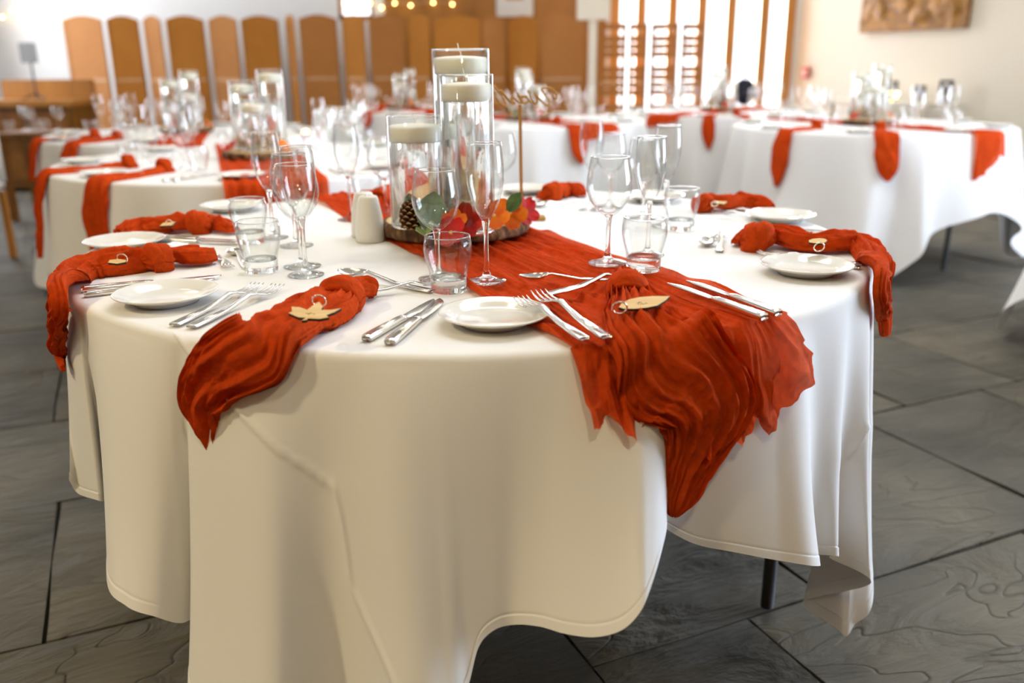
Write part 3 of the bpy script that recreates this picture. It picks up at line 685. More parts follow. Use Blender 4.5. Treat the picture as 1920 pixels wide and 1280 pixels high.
# table runner across the main table
RD = np.array([-.42, .9075]); RD /= np.linalg.norm(RD); RN = np.array([RD[1], -RD[0]])
PB = uz(927, 606)
def runner_main():
    nw, wv = 220, np.linspace(-1, 1, 220)
    half = .172; nz = Noise(21, 14, 2); nz2 = Noise(22, 14, 2); nz3 = Noise(23, 12, 2)
    # crossing of every thread with the table edge, front and back
    rows = []
    hemc = np.array([(-1.0, 1112, 800), (-.80, 1140, 770), (-.62, 1168, 812), (-.40, 1215, 806), (-.2, 1262, 826), (0, 1306, 842), (.2, 1352, 822), (.38, 1394, 806), (.5, 1416, 792), (.6, 1437, 816), (.72, 1458, 782), (.85, 1490, 742), (1.0, 1506, 682)])
    hx = np.interp(wv, hemc[:, 0], hemc[:, 1]); hy = np.interp(wv, hemc[:, 0], hemc[:, 2])
    hy = hy + 5 * np.sin(wv * 24) + 3 * np.sin(wv * 47 + 1)
    off = half * wv - .008
    f0 = -np.sqrt(np.maximum((R - .002)**2 - off**2, 0)); b0 = -f0
    Hm = np.array([uc(x, y, (.803 if abs(w) > .5 else .793) + .009 * math.sin(w * 17) + .007 * math.sin(w * 31 + 1)) for x, y, w in zip(hx, hy, wv)])
    V = []
    base = [np.array([RN * o + RD * f for o, f in zip(off, f0)])][0]
    def wr(s, w):   # crinkles running along the length
        rg = lambda x: 1 - 2 * np.abs(np.sin(x))
        a = rg(w * 11 + 1.5 * nz(s * .9, w * .5)) * .80 + rg(w * 24 + 2.4 * nz2(s * 1.5, w * .9)) * .42 + rg(w * 47 + 3 * nz(s * 2.2, w * 1.3)) * .16 + nz3(s * 3.0, w * 1.7) * .55 + nz2(s * 9, w * 5) * .16
        return .0056 * a
    n_h = 70
    for i in range(n_h, 0, -1):          # hanging part, from hem up to the rim
        t = i / n_h; g = t**.9
        rimp = np.concatenate([base, np.full((nw, 1), T + .004)], 1); rd = base / np.linalg.norm(base, axis=1)[:, None]
        P = rimp + (Hm - rimp) * t; bul = (1 - np.exp(-t * 9)) * .013
        P[:, :2] += rd * (bul + (wr(-.7 - t * .25, wv) * 1.3 + .006 * np.sin(wv * 15 + 2 * nz(t * 1.5, wv))) * (.4 + .6 * t))[:, None]
        P[:, 2] += .004 * nz3(t * 3 + 40, wv * 3) * t
        V.append(P)
    n_t = 300
    for i in range(n_t + 1):             # on the table
        u = i / n_t; s = f0 + (b0 - f0) * u
        ss = s.mean(); nar = 1 - .06 * math.exp(-((ss) / .2)**2) + .03 * math.sin(ss * 9)
        xy = RN[None] * (off * nar)[:, None] + RD[None] * s[:, None]
        ez = .6 + .4 * np.clip(np.minimum(u, 1 - u) * 30, 0, 1)
        z = T + .0075 + wr(s, wv * 1.0) * ez + .004 * np.exp(-((np.abs(wv) - .97) / .03)**2)
        z = np.maximum(z, T + .0012)
        dp = np.hypot(xy[:, 0] - PB[0], xy[:, 1] - PB[1]); z = np.where(dp < .082, np.minimum(z, T + .0006 + np.maximum(dp - .046, 0) * .38), z)
        V.append(np.concatenate([xy, z[:, None]], 1))
    for i in range(1, 40):               # hanging at the back
        t = i / 39; bb = np.array([RN * o + RD * b for o, b in zip(off, b0)]); rd = bb / np.linalg.norm(bb, axis=1)[:, None]
        P = np.concatenate([bb + rd * (.016 + .012 * t + wr(.7 + t * .2, wv)[:, None] * 1.3), np.full((nw, 1), T + .003 - .20 * t)], 1); V.append(P)
    o = mesh('table_runner', np.stack(V), gridF(len(V), nw), M['gauze_thin'])
    tag(o, 'rust red crinkled gauze runner across the front table and over its edge', 'table runner')
runner_main()
RZ = T + .012                             # things standing on the runner

# napkins of the main table: tail from the knot to its tip
napkin('rust gauze napkin with maple leaf tag, tail hanging over the front edge',
       [(655, 556, .014, .026, .026), (622, 580, .012, .034, .03), (575, 605, .010, .040, .032), (520, 632, .008, .045, .03), (462, 662, .006, .048, .028), (412, 702, .006, .044, .026), (386, 748, .008, .034, .022), (396, 800, .008, .022, .016), (414, 860, .006, .005, .006)],
       (640, 557, .022), .027, [(655, 553, .014, .02, .022), (676, 548, .012, .022, .024), (698, 548, .010, .016, .02), (707, 550, .008, .006, .010)], 31)
napkin('knotted rust gauze napkin with oval leaf tag lying on the runner, long tail hanging',
       [(1178, 556, .016, .030, .026), (1192, 590, .014, .042, .026), (1215, 625, .012, .060, .024), (1255, 668, .012, .078, .024), (1298, 715, .022, .082, .022), (1318, 770, .026, .070, .022), (1305, 830, .022, .048, .018), (1284, 890, .020, .034, .014), (1268, 940, .018, .022, .012), (1262, 966, .018, .006, .006)],
       (1176, 545, .028), .026, [(1178, 540, .018, .020, .02), (1172, 526, .016, .024, .018), (1166, 514, .014, .008, .012)], 41)
napkin('rust gauze napkin with round tag, tail hanging down the right edge',
       [(1436, 448, .014, .024, .026), (1470, 452, .012, .030, .028), (1510, 462, .010, .032, .022), (1560, 462, .010, .034, .026), (1602, 462, .008, .034, .024), (1632, 482, .006, .030, .020), (1644, 530, .006, .028, .018), (1650, 580, .006, .026, .016), (1656, 630, .004, .018, .010)],
       (1420, 448, .022), .027, [(1425, 448, .014, .024, .026), (1400, 450, .010, .024, .022), (1378, 456, .008, .010, .01)], 51)
napkin('rust gauze napkin with dark tag, tail hanging down the left edge',
       [(300, 486, .014, .024, .022), (262, 493, .012, .030, .024), (215, 500, .010, .036, .026), (170, 508, .008, .036, .024), (138, 521, .008, .032, .020), (119, 558, .007, .026, .018), (113, 615, .006, .022, .016), (117, 660, .004, .016, .012), (121, 690, .008, .006, .006)],
       (296, 486, .020), .024, [(306, 485, .014, .018, .018), (340, 486, .010, .024, .022), (375, 488, .008, .026, .022), (403, 484, .008, .012, .016)], 61)
napkin('rust gauze napkin lying between the two plates at the left back of the table',
       [(372, 420, .014, .024, .022), (345, 424, .012, .030, .022), (305, 428, .010, .036, .024), (262, 432, .008, .042, .022), (232, 440, .006, .030, .014)],
       (372, 420, .020), .024, [(380, 420, .014, .018, .018), (410, 424, .010, .024, .02), (438, 434, .008, .014, .014)], 71)
napkin('rust gauze napkin at the right back of the table behind the tumbler',
       [(1325, 385, .014, .024, .022), (1352, 386, .012, .030, .022), (1388, 384, .010, .034, .024), (1420, 384, .010, .034, .024), (1446, 391, .008, .012, .012)],
       (1318, 384, .018), .022, [(1322, 385, .012, .018, .016), (1309, 386, .010, .016, .014), (1304, 388, .008, .008, .008)], 81)
napkin('small knotted rust gauze napkin at the far edge behind the sign',
       [(1042, 364, .012, .026, .022), (1060, 358, .012, .030, .022), (1080, 360, .010, .026, .02), (1092, 366, .008, .01, .01)],
       (1036, 362, .018), .024, [(1036, 364, .012, .022, .018), (1022, 368, .010, .018, .016), (1010, 372, .008, .008, .008)], 91)
napkin('rust gauze napkin at the far edge beside the pair of shakers',
       [(716, 372, .012, .024, .022), (726, 366, .012, .030, .024), (738, 362, .012, .028, .022), (750, 360, .010, .02, .018)],
       (712, 372, .018), .022, [(712, 374, .012, .020, .018), (704, 380, .010, .022, .018), (697, 386, .008, .008, .01)], 95)

# wooden name tags on the napkins
def plane_pts(px, P0, n):
    out = []
    for x, y in px:
        d = ray(x, y); out.append(CAM + d * (((P0 - CAM) @ n) / (d @ n)))
    return np.array(out)
def name_tag(label, px, h, ring_px, ring_r, writing, tilt=(0, -.25, 1), dark=False):
    ctr = np.mean(px, 0); P0 = uz(ctr[0], ctr[1], T + h); n = np.array(tilt, float); n /= np.linalg.norm(n)
    O = plane_pts(px, P0, n); root = thing('name_tag', label, 'tag', tuple(P0))
    m = len(O); V = np.concatenate([O - n * .0018, O + n * .0018]) - P0
    face = mesh('leaf', V, [list(range(m, 2 * m)), list(range(m))[::-1]] + [[i, (i + 1) % m, m + (i + 1) % m, m + i] for i in range(m)], [M['tag_wood'], M['burnt']], root, False)
    for k, p in enumerate(face.data.polygons): p.material_index = 0 if k == 0 else 1
    a = np.array([1.0, 0, 0]); b = np.cross(n, a); b /= np.linalg.norm(b); up = np.array([0, -.35, .93])
    rc = uz(*ring_px, T + h + .004) - P0
    MB().tube([rc + (a * math.cos(t) + up * math.sin(t)) * ring_r for t in np.linspace(0, 2 * math.pi, 32, endpoint=False)], .0011, 6, True).build('ring', M['chrome'], root)
    if writing:
        mb = MB()
        for st in writing: mb.tube(plane_pts(st, P0 + n * .0019, n) - P0, .00032, 4)
        mb.build('writing', M['ink'], root)
name_tag('maple leaf wooden name tag on the napkin at the front edge',
         [(547, 577), (563, 578), (576, 583), (584, 577), (592, 571), (599, 568), (606, 577), (602, 583), (620, 583), (640, 580), (628, 587), (612, 593), (617, 597), (600, 600), (578, 599), (575, 602), (566, 603), (574, 598), (560, 597), (541, 589), (548, 586)],
         .050, (598, 564), .0088, [[(573, 588), (577, 587), (579, 588)], [(578, 590), (582, 586), (584, 586)], [(577, 588), (583, 588)], [(585, 588), (587, 587), (588, 589), (591, 588)]])
name_tag('oval wooden leaf name tag on the napkin lying over the runner',
         [(1160, 578), (1165, 571), (1180, 563), (1200, 559), (1225, 557), (1256, 557), (1248, 565), (1232, 575), (1212, 579), (1190, 581), (1170, 581)],
         .046, (1162, 577), .0090, [[(1194, 568), (1203, 566)], [(1199, 566), (1196, 571)], [(1200, 571), (1204, 568), (1206, 571)], [(1207, 570), (1211, 568), (1214, 569)]])
name_tag('round wooden name tag on the napkin at the right edge',
         [(1517, 456), (1516, 452), (1524, 449), (1536, 448), (1546, 449), (1551, 452), (1547, 456), (1534, 458)], .040, (1536, 463), .0085, [])
name_tag('dark wooden name tag on the napkin at the left edge',
         [(203, 494), (206, 489), (222, 487), (237, 489), (236, 493), (220, 496)], .034, (229, 484), .0085, [])
name_tag('pale wooden name tag on the napkin at the left back', [(300, 425), (306, 419), (330, 417), (322, 424)], .034, (318, 418), .007, [])
name_tag('pale wooden name tag on the napkin at the right back', [(1336, 382), (1345, 378), (1364, 379), (1358, 384)], .034, (1340, 382), .007, [])

# ------------------------------------------------------------------ main table setting
PLT = [(927, 606, 'white side plate at the front edge beside the runner'), (314, 566, 'white side plate left of the maple leaf napkin'),
       (1511, 512, 'white side plate at the right edge in front of the round-tagged napkin'), (236, 464, 'white side plate at the far left edge of the table'),
       (1463, 414, 'white side plate at the right back, half hidden by a napkin'), (436, 395, 'white side plate at the left back behind the tumbler'),
       (1228, 377, 'white side plate at the back behind the flute'), (985, 362, 'white side plate at the far edge behind the sign')]
for x, y, lb in PLT: put(PLATE, x, y, lb, 'plate', 'side plates on the front table', z=T + .0003)
def glass(kind, px, py, lb, z=T + .0004): put({'w': WINE, 'f': FLUTE, 't': TUMBLER}[kind], px, py, lb, {'w': 'wine glass', 'f': 'champagne flute', 't': 'tumbler'}[kind], {'w': 'wine glasses on the front table', 'f': 'champagne flutes on the front table', 't': 'water tumblers on the front table'}[kind], z)
glass('t', 842, 545, 'short clear tumbler in the middle of the front edge'); glass('w', 822, 523, 'wine glass directly behind the middle tumbler')
glass('f', 913, 527, 'champagne flute standing on the runner before the log slice', RZ)
glass('t', 1206, 506, 'short clear tumbler standing on the runner beside a flute', RZ); glass('w', 1139, 493, 'wine glass standing on the right edge of the runner', RZ)
glass('f', 1214, 478, 'champagne flute behind the tumbler on the runner'); glass('t', 1276, 430, 'short clear tumbler at right behind the dessert spoon')
glass('f', 1246, 424, 'champagne flute half hidden behind the right flute'); glass('w', 1205, 410, 'wine glass half hidden behind the right flute')
glass('f', 1107, 394, 'champagne flute at the right back, leftmost of its group'); glass('w', 1143, 388, 'wine glass at the right back beside a flute')
glass('t', 491, 508, 'short clear tumbler at the left beside the two flutes'); glass('w', 567, 500, 'wine glass at left half hidden behind a flute')
glass('f', 574, 516, 'champagne flute at left in front of a wine glass'); glass('f', 513, 446, 'champagne flute at left behind the tumblers')
glass('t', 471, 454, 'short clear tumbler at left behind another tumbler'); glass('w', 556, 461, 'wine glass at the left back, only its foot in view')
glass('f', 658, 412, 'champagne flute at the back left of the shakers'); glass('w', 724, 400, 'wine glass at the back behind the shakers')
glass('w', 941, 386, 'wine glass at the back between vase and sign'); glass('t', 690, 388, 'short clear tumbler at the back behind the shakers')
KN, FK, SPN, DF = (KNIFE, .203), (FORK, .195), (SPOON, .183), (DFORK, .165)
GK, GF, GS, GD = 'table knives on the front table', 'table forks on the front table', 'dessert spoons on the front table', 'dessert forks on the front table'
lay(*KN, (686, 641), (818, 567), 'steel table knife left of its twin beside the front plate', 'knife', GK)
lay(*KN, (730, 649), (830, 566), 'steel table knife nearest the front plate', 'knife', GK)
lay(*FK, (326, 614), (484, 541), 'steel table fork nearest the plate left of the maple leaf napkin', 'fork', GF)
lay(*FK, (358, 618), (531, 540), 'steel table fork nearest the maple leaf napkin', 'fork', GF)
lay(*FK, (1097, 640), (975, 566), 'steel table fork partly hidden under the front plate rim', 'fork', GF, RZ + .004)
lay(*FK, (1137, 637), (1003, 552), 'steel table fork on the runner beside the front plate', 'fork', GF, RZ + .006)
lay(*SPN, (810, 550), (616, 513), 'steel dessert spoon above the maple leaf napkin', 'spoon', GS)
lay(*DF, (666, 552), (800, 537), 'steel dessert fork crossing below its spoon behind the maple leaf napkin', 'fork', GD, T + .006)
lay(*SPN, (1160, 528), (1004, 526), 'steel dessert spoon lying on the runner', 'spoon', GS, RZ + .004)
lay(*DF, (1028, 556), (1207, 513), 'steel dessert fork on the runner with its tines behind the knot', 'fork', GD, RZ + .006)
lay(*KN, (1434, 601), (1255, 536), 'steel table knife on the runner left of its twin', 'knife', GK, RZ + .004)
lay(*KN, (1460, 593), (1290, 531), 'steel table knife on the runner near its right edge', 'knife', GK, RZ + .002)
lay(*FK, (1616, 498), (1420, 478), 'steel table fork behind the right plate', 'fork', GF)
lay(*FK, (1612, 505), (1436, 484), 'steel table fork half under the right plate', 'fork', GF)
lay(*KN, (1577, 439), (1412, 430), 'steel table knife behind the round-tagged napkin', 'knife', GK)
lay(*KN, (1572, 443), (1405, 437), 'steel table knife lying closest to the round-tagged napkin', 'knife', GK)
lay(*SPN, (1346, 437), (1318, 468), 'steel dessert spoon pointing at the camera on the right side', 'spoon', GS, real=.165)
lay(*DF, (1348, 474), (1358, 432), 'steel dessert fork beside the spoon on the right side', 'fork', GD, real=.165)
lay(*FK, (1450, 413), (1334, 398), 'steel table fork left of the right back plate', 'fork', GF)
lay(*FK, (1470, 407), (1362, 395), 'steel table fork touching the right back plate', 'fork', GF)
lay(*KN, (153, 548), (416, 522), 'steel table knife at left behind its twin', 'knife', GK)
lay(*KN, (158, 557), (404, 528), 'steel table knife at left nearest the plate', 'knife', GK)
lay(*SPN, (463, 505), (430, 465), 'steel dessert spoon at left behind the tumbler', 'spoon', GS, real=.165)
lay(*DF, (404, 480), (428, 503), 'steel dessert fork at left pointing at the tumbler', 'fork', GD, real=.14)
lay(*FK, (212, 488), (332, 459), 'steel table fork beside the far left plate', 'fork', GF)
lay(*FK, (226, 491), (343, 462), 'steel table fork between far left plate and napkin', 'fork', GF)
lay(*KN, (300, 447), (388, 452), 'steel table knife behind the far left plate', 'knife', GK, real=.19)
lay(*KN, (296, 453), (372, 456), 'steel table knife touching the far left plate', 'knife', GK, real=.19)
lay(*SPN, (1088, 378), (1036, 385), 'steel dessert spoon beside the small napkin at the far edge', 'spoon', GS, real=.165)
# salt and pepper
def shaker(px, py, lb):
    P = uz(px, py); r = thing('shaker', lb, 'shaker', (P[0], P[1], T + .0004), 0, 'pair of white shakers')
    MB().lathe([(.0004, 0), (.0275, 0), (.0292, .002), (.0290, .02), (.0265, .05), (.0218, .076), (.0192, .087), (.0178, .0905), (.0150, .092), (.0004, .0925)], 40).build('body', M['ceramic'], r)
    mb = MB()
    for a in range(5): mb.lathe([(.0004, .0929), (.0009, .0929), (.0009, .0915)], 8, (.006 * math.cos(a * 1.2566), .006 * math.sin(a * 1.2566), 0))
    mb.build('holes', M['black'], r)
shaker(695, 452, 'white ceramic shaker standing in front of its twin'); shaker(686, 443, 'white ceramic shaker half hidden behind its twin')

# ------------------------------------------------------------------ centrepiece
def log_slice(c, r, z, h, seed, label, group=None, n=120):
    root = thing('log_slice', label, 'log slice', (c[0], c[1], z), 0, group); nz = Noise(seed, 10, 2)
    a = np.linspace(0, 2 * math.pi, n, endpoint=False); rr = r * (1 + .035 * nz(np.cos(a) * .35, np.sin(a) * .35))
    bk = r * .012 * nz(np.cos(a) * 3, np.sin(a) * 3)
    prof = [(.955, h), (.985, h * .99), (1.0, h * .85), (1.012, h * .55), (1.008, h * .2), (.985, 0), (.2, 0)]
    V = np.stack([np.stack([(rr * k + (bk + r * .012 * nz(np.cos(a) * 4, np.sin(a) * 4 + k * 30)) * (k > .96)) * np.cos(a), (rr * k + bk * (k > .96)) * np.sin(a), np.full(n, zz)], -1) for k, zz in prof])
    mesh('bark', V, gridF(len(prof), n, False, True), M['bark'], root)
    W = np.stack([np.stack([rr * k * np.cos(a), rr * k * np.sin(a), np.full(n, h - .0005 * (k > .9))], -1) for k in (.001, .4, .8, .957)])
    mesh('sawn_face', W, gridF(4, n, False, True), M['rings'], root); return root
SL = uz(857, 443); SLZ = T + .0115; SH = .026; log_slice(SL, .148, SLZ, SH, 3, 'sawn log slice with bark under the candle vases on the front table')
SZ = SLZ + SH
def vase(c, z, r, h, level, lb, lbc, gv, gc, n=48, wick=(.004, .018)):
    root = thing('cylinder_vase', lb, 'vase', (c[0], c[1], z + .0004), 0, gv)
    MB().lathe([(r, .004), (r, h), (r - .001, h + .0012), (r - .0025, h), (r - .0025, .010), (.0004, .010)], n).build('wall', M['glass'], root)
    MB().lathe([(.0004, 0), (r - .003, 0), (r, .003), (r, .006), (r - .004, .0095), (.0004, .0095)], n).build('base', M['glass_solid'], root)
    MB().tube([((r - .0012) * math.cos(a), (r - .0012) * math.sin(a), h) for a in np.linspace(0, 2 * math.pi, 48, endpoint=False)], .0014, 6, True).build('rim', M['glass_solid'], root)
    MB().lathe([(.0004, .0105), (r - .0035, .0105), (r - .0032, level - .0235), (r - .0036, level - .0225), (.0004, level - .0225)], n).build('water', M['water'], root)
    k = thing('floating_candle', lbc, 'candle', (c[0], c[1], z + level - .022), 0, gc); cr = r - .0030
    MB().lathe([(.0004, 0), (cr * .90, 0), (cr * .97, .003), (cr, .010), (cr, .026), (cr * .985, .0285), (cr * .9, .0305), (cr * .5, .0325), (.0004, .0335)], n).build('wax_body', M['wax'], k)
    MB().tube([(0, 0, .032), (wick[0] * .2, 0, .038), (-wick[0] * .5, 0, .044), (-wick[0], 0, .032 + wick[1])], .0011, 6).build('wick', M['wick'], k)
    return root
VA = uz(786, 424, SZ); VB = uz(880, 436, SZ); VC = uz(871, 417, SZ)
vase(VA, SZ, .0545, .212, .186, 'short clear cylinder vase of water at the left of the centrepiece', 'cream floating candle in the short vase', 'candle vases on the front table', 'floating candles on the front table')
vase(VB, SZ, .0490, .285, .262, 'middle clear cylinder vase of water in front of the tall one', 'cream floating candle in the middle vase', 'candle vases on the front table', 'floating candles on the front table', wick=(.005, .024))
vase(VC, SZ, .0545, .330, .308, 'tallest clear cylinder vase of water at the back of the centrepiece', 'cream floating candle in the tallest vase', 'candle vases on the front table', 'floating candles on the front table', wick=(.005, .024))
def petal_mesh(L, W, cup, seed):
    nu, nv = 9, 7; V = []
    g = random.Random(seed); ph = g.uniform(0, 6)
    for i in range(nu):
        u = i / (nu - 1); w = W * math.sin(math.pi * (u * .86 + .07))**.7 * (.55 + .6 * u)
        for j in range(nv):
            v = j / (nv - 1) * 2 - 1
            V.append((L * u, w * v, cup * u * u - .25 * cup * (1 - v * v) * u + .06 * L * math.sin(v * 4 + ph) * u))
    return V, gridF(nu, nv)
def flower(name, label, P, n, size, face, mat, centre, seed, group=None):
    root = thing(name, label, 'flower', tuple(P), 0, group); f = np.array(face, float); f /= np.linalg.norm(f)
    a = np.cross(f, (0, 0, 1.0)); a = a / np.linalg.norm(a) if np.linalg.norm(a) > .1 else np.array([1.0, 0, 0]); b = np.cross(f, a)
    for i in range(n):
        V, Fc = petal_mesh(size, size * .52, size * .28, seed + i); V = np.array(V); t = i / n * 2 * math.pi + seed
        d = a * math.cos(t) + b * math.sin(t); s = np.cross(f, d)
        W = d * V[:, :1] + s * V[:, 1:2] + f * (V[:, 2:] + .0015 * (i % 2)); mesh('petal', W, Fc, mat, root)
    MB().lathe([(.0004, .004), (.003, .003), (.004, 0), (.003, -.003), (.0004, -.004)], 12).build('centre', centre, root)
    return root
yel = simple('stamen', lin((250, 214, 120)), .6)
fp = uz(957, 400, SZ + .022); flower('silk_flower', 'bright orange silk flower at the right of the log slice', fp, 5, .034, (.05, -.9, .35), M['orange_petal'], yel, 3)
fp = uz(985, 408, SZ + .012); flower('silk_flower', 'deep red silk flower behind the orange one on the log slice', uz(984, 400, SZ + .018) + np.array([0, .03, 0]), 5, .032, (.5, -.6, .4), M['red_petal'], yel, 5)
flower('silk_flower', 'deep red silk flower at the front of the log slice', uz(868, 420, SZ + .024), 5, .034, (.1, -.8, .6), M['red_petal'], yel, 7)
flower('silk_flower', 'deep red silk flower low at the front of the log slice', uz(846, 436, SZ + .014), 5, .030, (-.3, -.7, .5), M['red_petal'], yel, 9)
flower('silk_flower', 'small orange silk flower between wine glass and flute', uz(852, 418, SZ + .03) + np.array([0, .012, 0]), 5, .024, (-.1, -.8, .5), M['orange_petal'], yel, 11)
flower('silk_flower', 'orange silk flower behind the champagne flute', uz(926, 408, SZ + .036) + np.array([0, .02, 0]), 5, .030, (0, -.8, .5), M['orange_petal'], yel, 13)
def leaf(name, label, P, L, W, direction, normal, mat, group=None):
    root = thing(name, label, 'leaf', tuple(P), 0, group); d = np.array(direction, float); d /= np.linalg.norm(d); n = np.array(normal, float); s = np.cross(n, d); s /= np.linalg.norm(s); n = np.cross(d, s)
    V = []
    for i in range(11):
        u = i / 10; w = W * math.sin(math.pi * (u * .94 + .05))**.75
        for j in range(7):
            v = j / 6 * 2 - 1; V.append(d * L * u + s * w * v + n * (.12 * W * v * v - .3 * L * u * u * .3))
    mesh('blade', np.array(V), gridF(11, 7), mat, root)
    MB().tube([-d * L * .18, d * 0, d * L * .5 - n * .002], .0009, 5).build('stalk', mat, root); return root
leaf('eucalyptus_leaf', 'grey green eucalyptus leaf standing at the left vase', uz(772, 424, SZ + .004), .058, .026, (-.1, -.1, 1), (.1, -1, .1), M['eucalyptus'])
leaf('eucalyptus_leaf', 'grey green eucalyptus leaf seen through the wine glass', uz(806, 434, SZ + .006), .075, .030, (.15, -.05, 1), (-.1, -1, .1), M['eucalyptus'])
leaf('green_leaf', 'fresh green leaf above the orange silk flower', uz(952, 400, SZ + .03) + np.array([0, .02, 0]), .045, .014, (.35, .1, .5), (.2, -.8, .6), M['green'])
leaf('succulent_leaf', 'pale green leaf low beside the pine cone', uz(795, 436, SZ + .004), .034, .016, (.5, -.4, .5), (-.2, -.6, .7), M['succulent'])
leaf('succulent_leaf', 'pale green leaf touching the log edge below the wine glass', uz(800, 441, SZ + .004), .030, .016, (-.4, -.5, .35), (0, -.5, .8), M['succulent'])
# pine cone
pc = uz(772, 434, SZ); cone = thing('pine_cone', 'brown pine cone on the log slice beside the short vase', 'pine cone', (pc[0], pc[1], SZ))
MB().lathe([(.0004, .002), (.010, .004), (.013, .014), (.011, .030), (.006, .044), (.0004, .050)], 16).build('core', M['cone'], cone)
V = np.array([(0, -.004, 0), (0, .004, 0), (.008, -.0068, .001), (.008, .0068, .001), (.0125, -.0050, .0035), (.0125, .0050, .0035), (.0142, 0, .0045), (.006, 0, .0035), (.0122, 0, .0072)])
Fc = [[0, 2, 7], [0, 7, 1], [1, 7, 3], [2, 4, 8, 7], [3, 7, 8, 5], [4, 6, 8], [6, 5, 8], [0, 1, 3, 2], [2, 3, 5, 4], [4, 5, 6]]
scale_me = None
for i in range(64):
    t = i / 63; z = .006 + .042 * t; rr = .0135 * math.sin(math.pi * (.22 + .68 * t))**.8
    if scale_me is None:
        o = mesh('scale', V, Fc, [M['cone'], M['cone_tip']], cone, False); scale_me = o.data
        for p in scale_me.polygons: p.material_index = 1 if p.index in (5, 6) else 0
    else:
        o = bpy.data.objects.new('scale', scale_me); COL.objects.link(o); o.parent = cone
    a = i * 2.39996; s = (.75 + .5 * math.sin(math.pi * (.15 + .7 * t))); o.location = (rr * .55 * math.cos(a), rr * .55 * math.sin(a), z); o.rotation_euler = (0, .35 - .95 * t, a); o.scale = (s, s, s)

# table-name sign: gold script on a post, its reading side turned away from the camera
SB = uz(978, 412); sg = thing('table_sign', 'gold script table name sign on a thin post, seen from behind', 'sign', (SB[0], SB[1], T))
MB().box((.012, 0, .004), (.085, .045, .008), 0, .002).build('base', M['gold'], sg, False)
DY = SB[1]; top = uy(975, 196, DY); bot = np.array([SB[0], DY, T + .008]); pw = .0036
mb = MB(); mb.add([(x, DY + y, z) for (x, z) in ((bot[0] - pw, bot[2]), (bot[0] + pw, bot[2]), (top[0] + pw, top[2]), (top[0] - pw, top[2])) for y in (-.0016, .0016)], [[0, 2, 4, 6], [1, 7, 5, 3], [0, 1, 3, 2], [2, 3, 5, 4], [4, 5, 7, 6], [6, 7, 1, 0]])
mb.build('post', M['gold'], sg, False, True)
def S_(pts): return [(900 + x / 9.6, 120 + y / 9.6) for x, y in pts]
STROKES = [S_([(1335, 600), (1372, 620), (1385, 575), (1350, 500), (1290, 445), (1220, 425), (1160, 430), (1110, 450), (1150, 520), (1215, 620), (1245, 690), (1225, 740), (1180, 742), (1130, 690), (1060, 610), (1000, 560), (965, 505)]),
           S_([(965, 505), (1000, 570), (1025, 640), (1015, 705), (985, 712), (940, 650), (905, 580), (880, 490), (850, 500)]),
           S_([(930, 700), (880, 660), (840, 600), (800, 585), (760, 600), (750, 650), (780, 700), (830, 705), (860, 670)]),
           S_([(760, 700), (720, 640), (700, 570), (670, 510)]), S_([(860, 585), (790, 578), (730, 585), (660, 580)]),
           S_([(760, 702), (700, 690), (650, 640), (600, 595), (570, 610), (590, 660), (640, 705), (600, 712), (540, 675), (505, 640)]),
           S_([(505, 640), (470, 580), (400, 500), (365, 480), (380, 540), (430, 640), (470, 720), (455, 760), (400, 740), (350, 690)]),
           S_([(350, 690), (300, 600), (250, 500), (225, 430), (245, 400), (300, 450), (380, 560), (440, 660)]),
           S_([(350, 690), (320, 715), (260, 710), (225, 660), (220, 590), (240, 540)])]
mb = MB()
for st in STROKES: mb.tube(catmull(np.array([uy(x, y, DY) for x, y in st]), 6), .0024, 6)
mb.build('lettering', M['gold'], sg, True, True)

# ------------------------------------------------------------------ the other tables of the hall
def far_cloth(c, rot, half, label, flare=.05, nf=17, seed=1, top=T, corner=.10):
    g = random.Random(seed); hem = []; N = nf * 6
    for i in range(N + 1):
        a = i / N * 360; t = math.radians(a - rot); L = half / max(abs(math.cos(t)), abs(math.sin(t))); L = min(L, half * 1.33)
        drop = min(L - R, T - .03); ph = i / 6 * 2 * math.pi
        cor = (L - half) / (half * .33)
        rr = R + .018 + flare * (.5 + .5 * math.sin(ph + math.sin(i * .37 + seed))) * (.45 + .8 * cor) + corner * cor * .4
        ar = math.radians(a) + .03 * math.cos(ph)
        hem.append([a, c[0] + rr * math.cos(ar), c[1] + rr * math.sin(ar), top - drop])
    hem[-1] = [360] + hem[0][1:]
    o, V = cloth_mesh('tablecloth', c, hem, 5, 22, M['cloth'], False, None, None, top)
    tag(o, label, 'tablecloth', 'white tablecloths of the tables behind'); return o
def far_table(c, label):
    r = thing('round_table', label, 'table', (c[0], c[1], 0), 0, 'cloth-covered round tables behind')
    MB().lathe([(.001, T - .03), (.75, T - .03), (.755, T - .02), (.75, T - .005), (.001, T - .005)], 48).build('tabletop', M['orange_wood'], r)
    for k in range(4):
        a = k * math.pi / 2 + .6; x, y = .56 * math.cos(a), .56 * math.sin(a)
        MB().tube([(x, y, .002), (x, y, .3), (x * .82, y * .82, .45), (x * .8, y * .8, T - .03)], .014, 8).build('leg', M['black'], r)
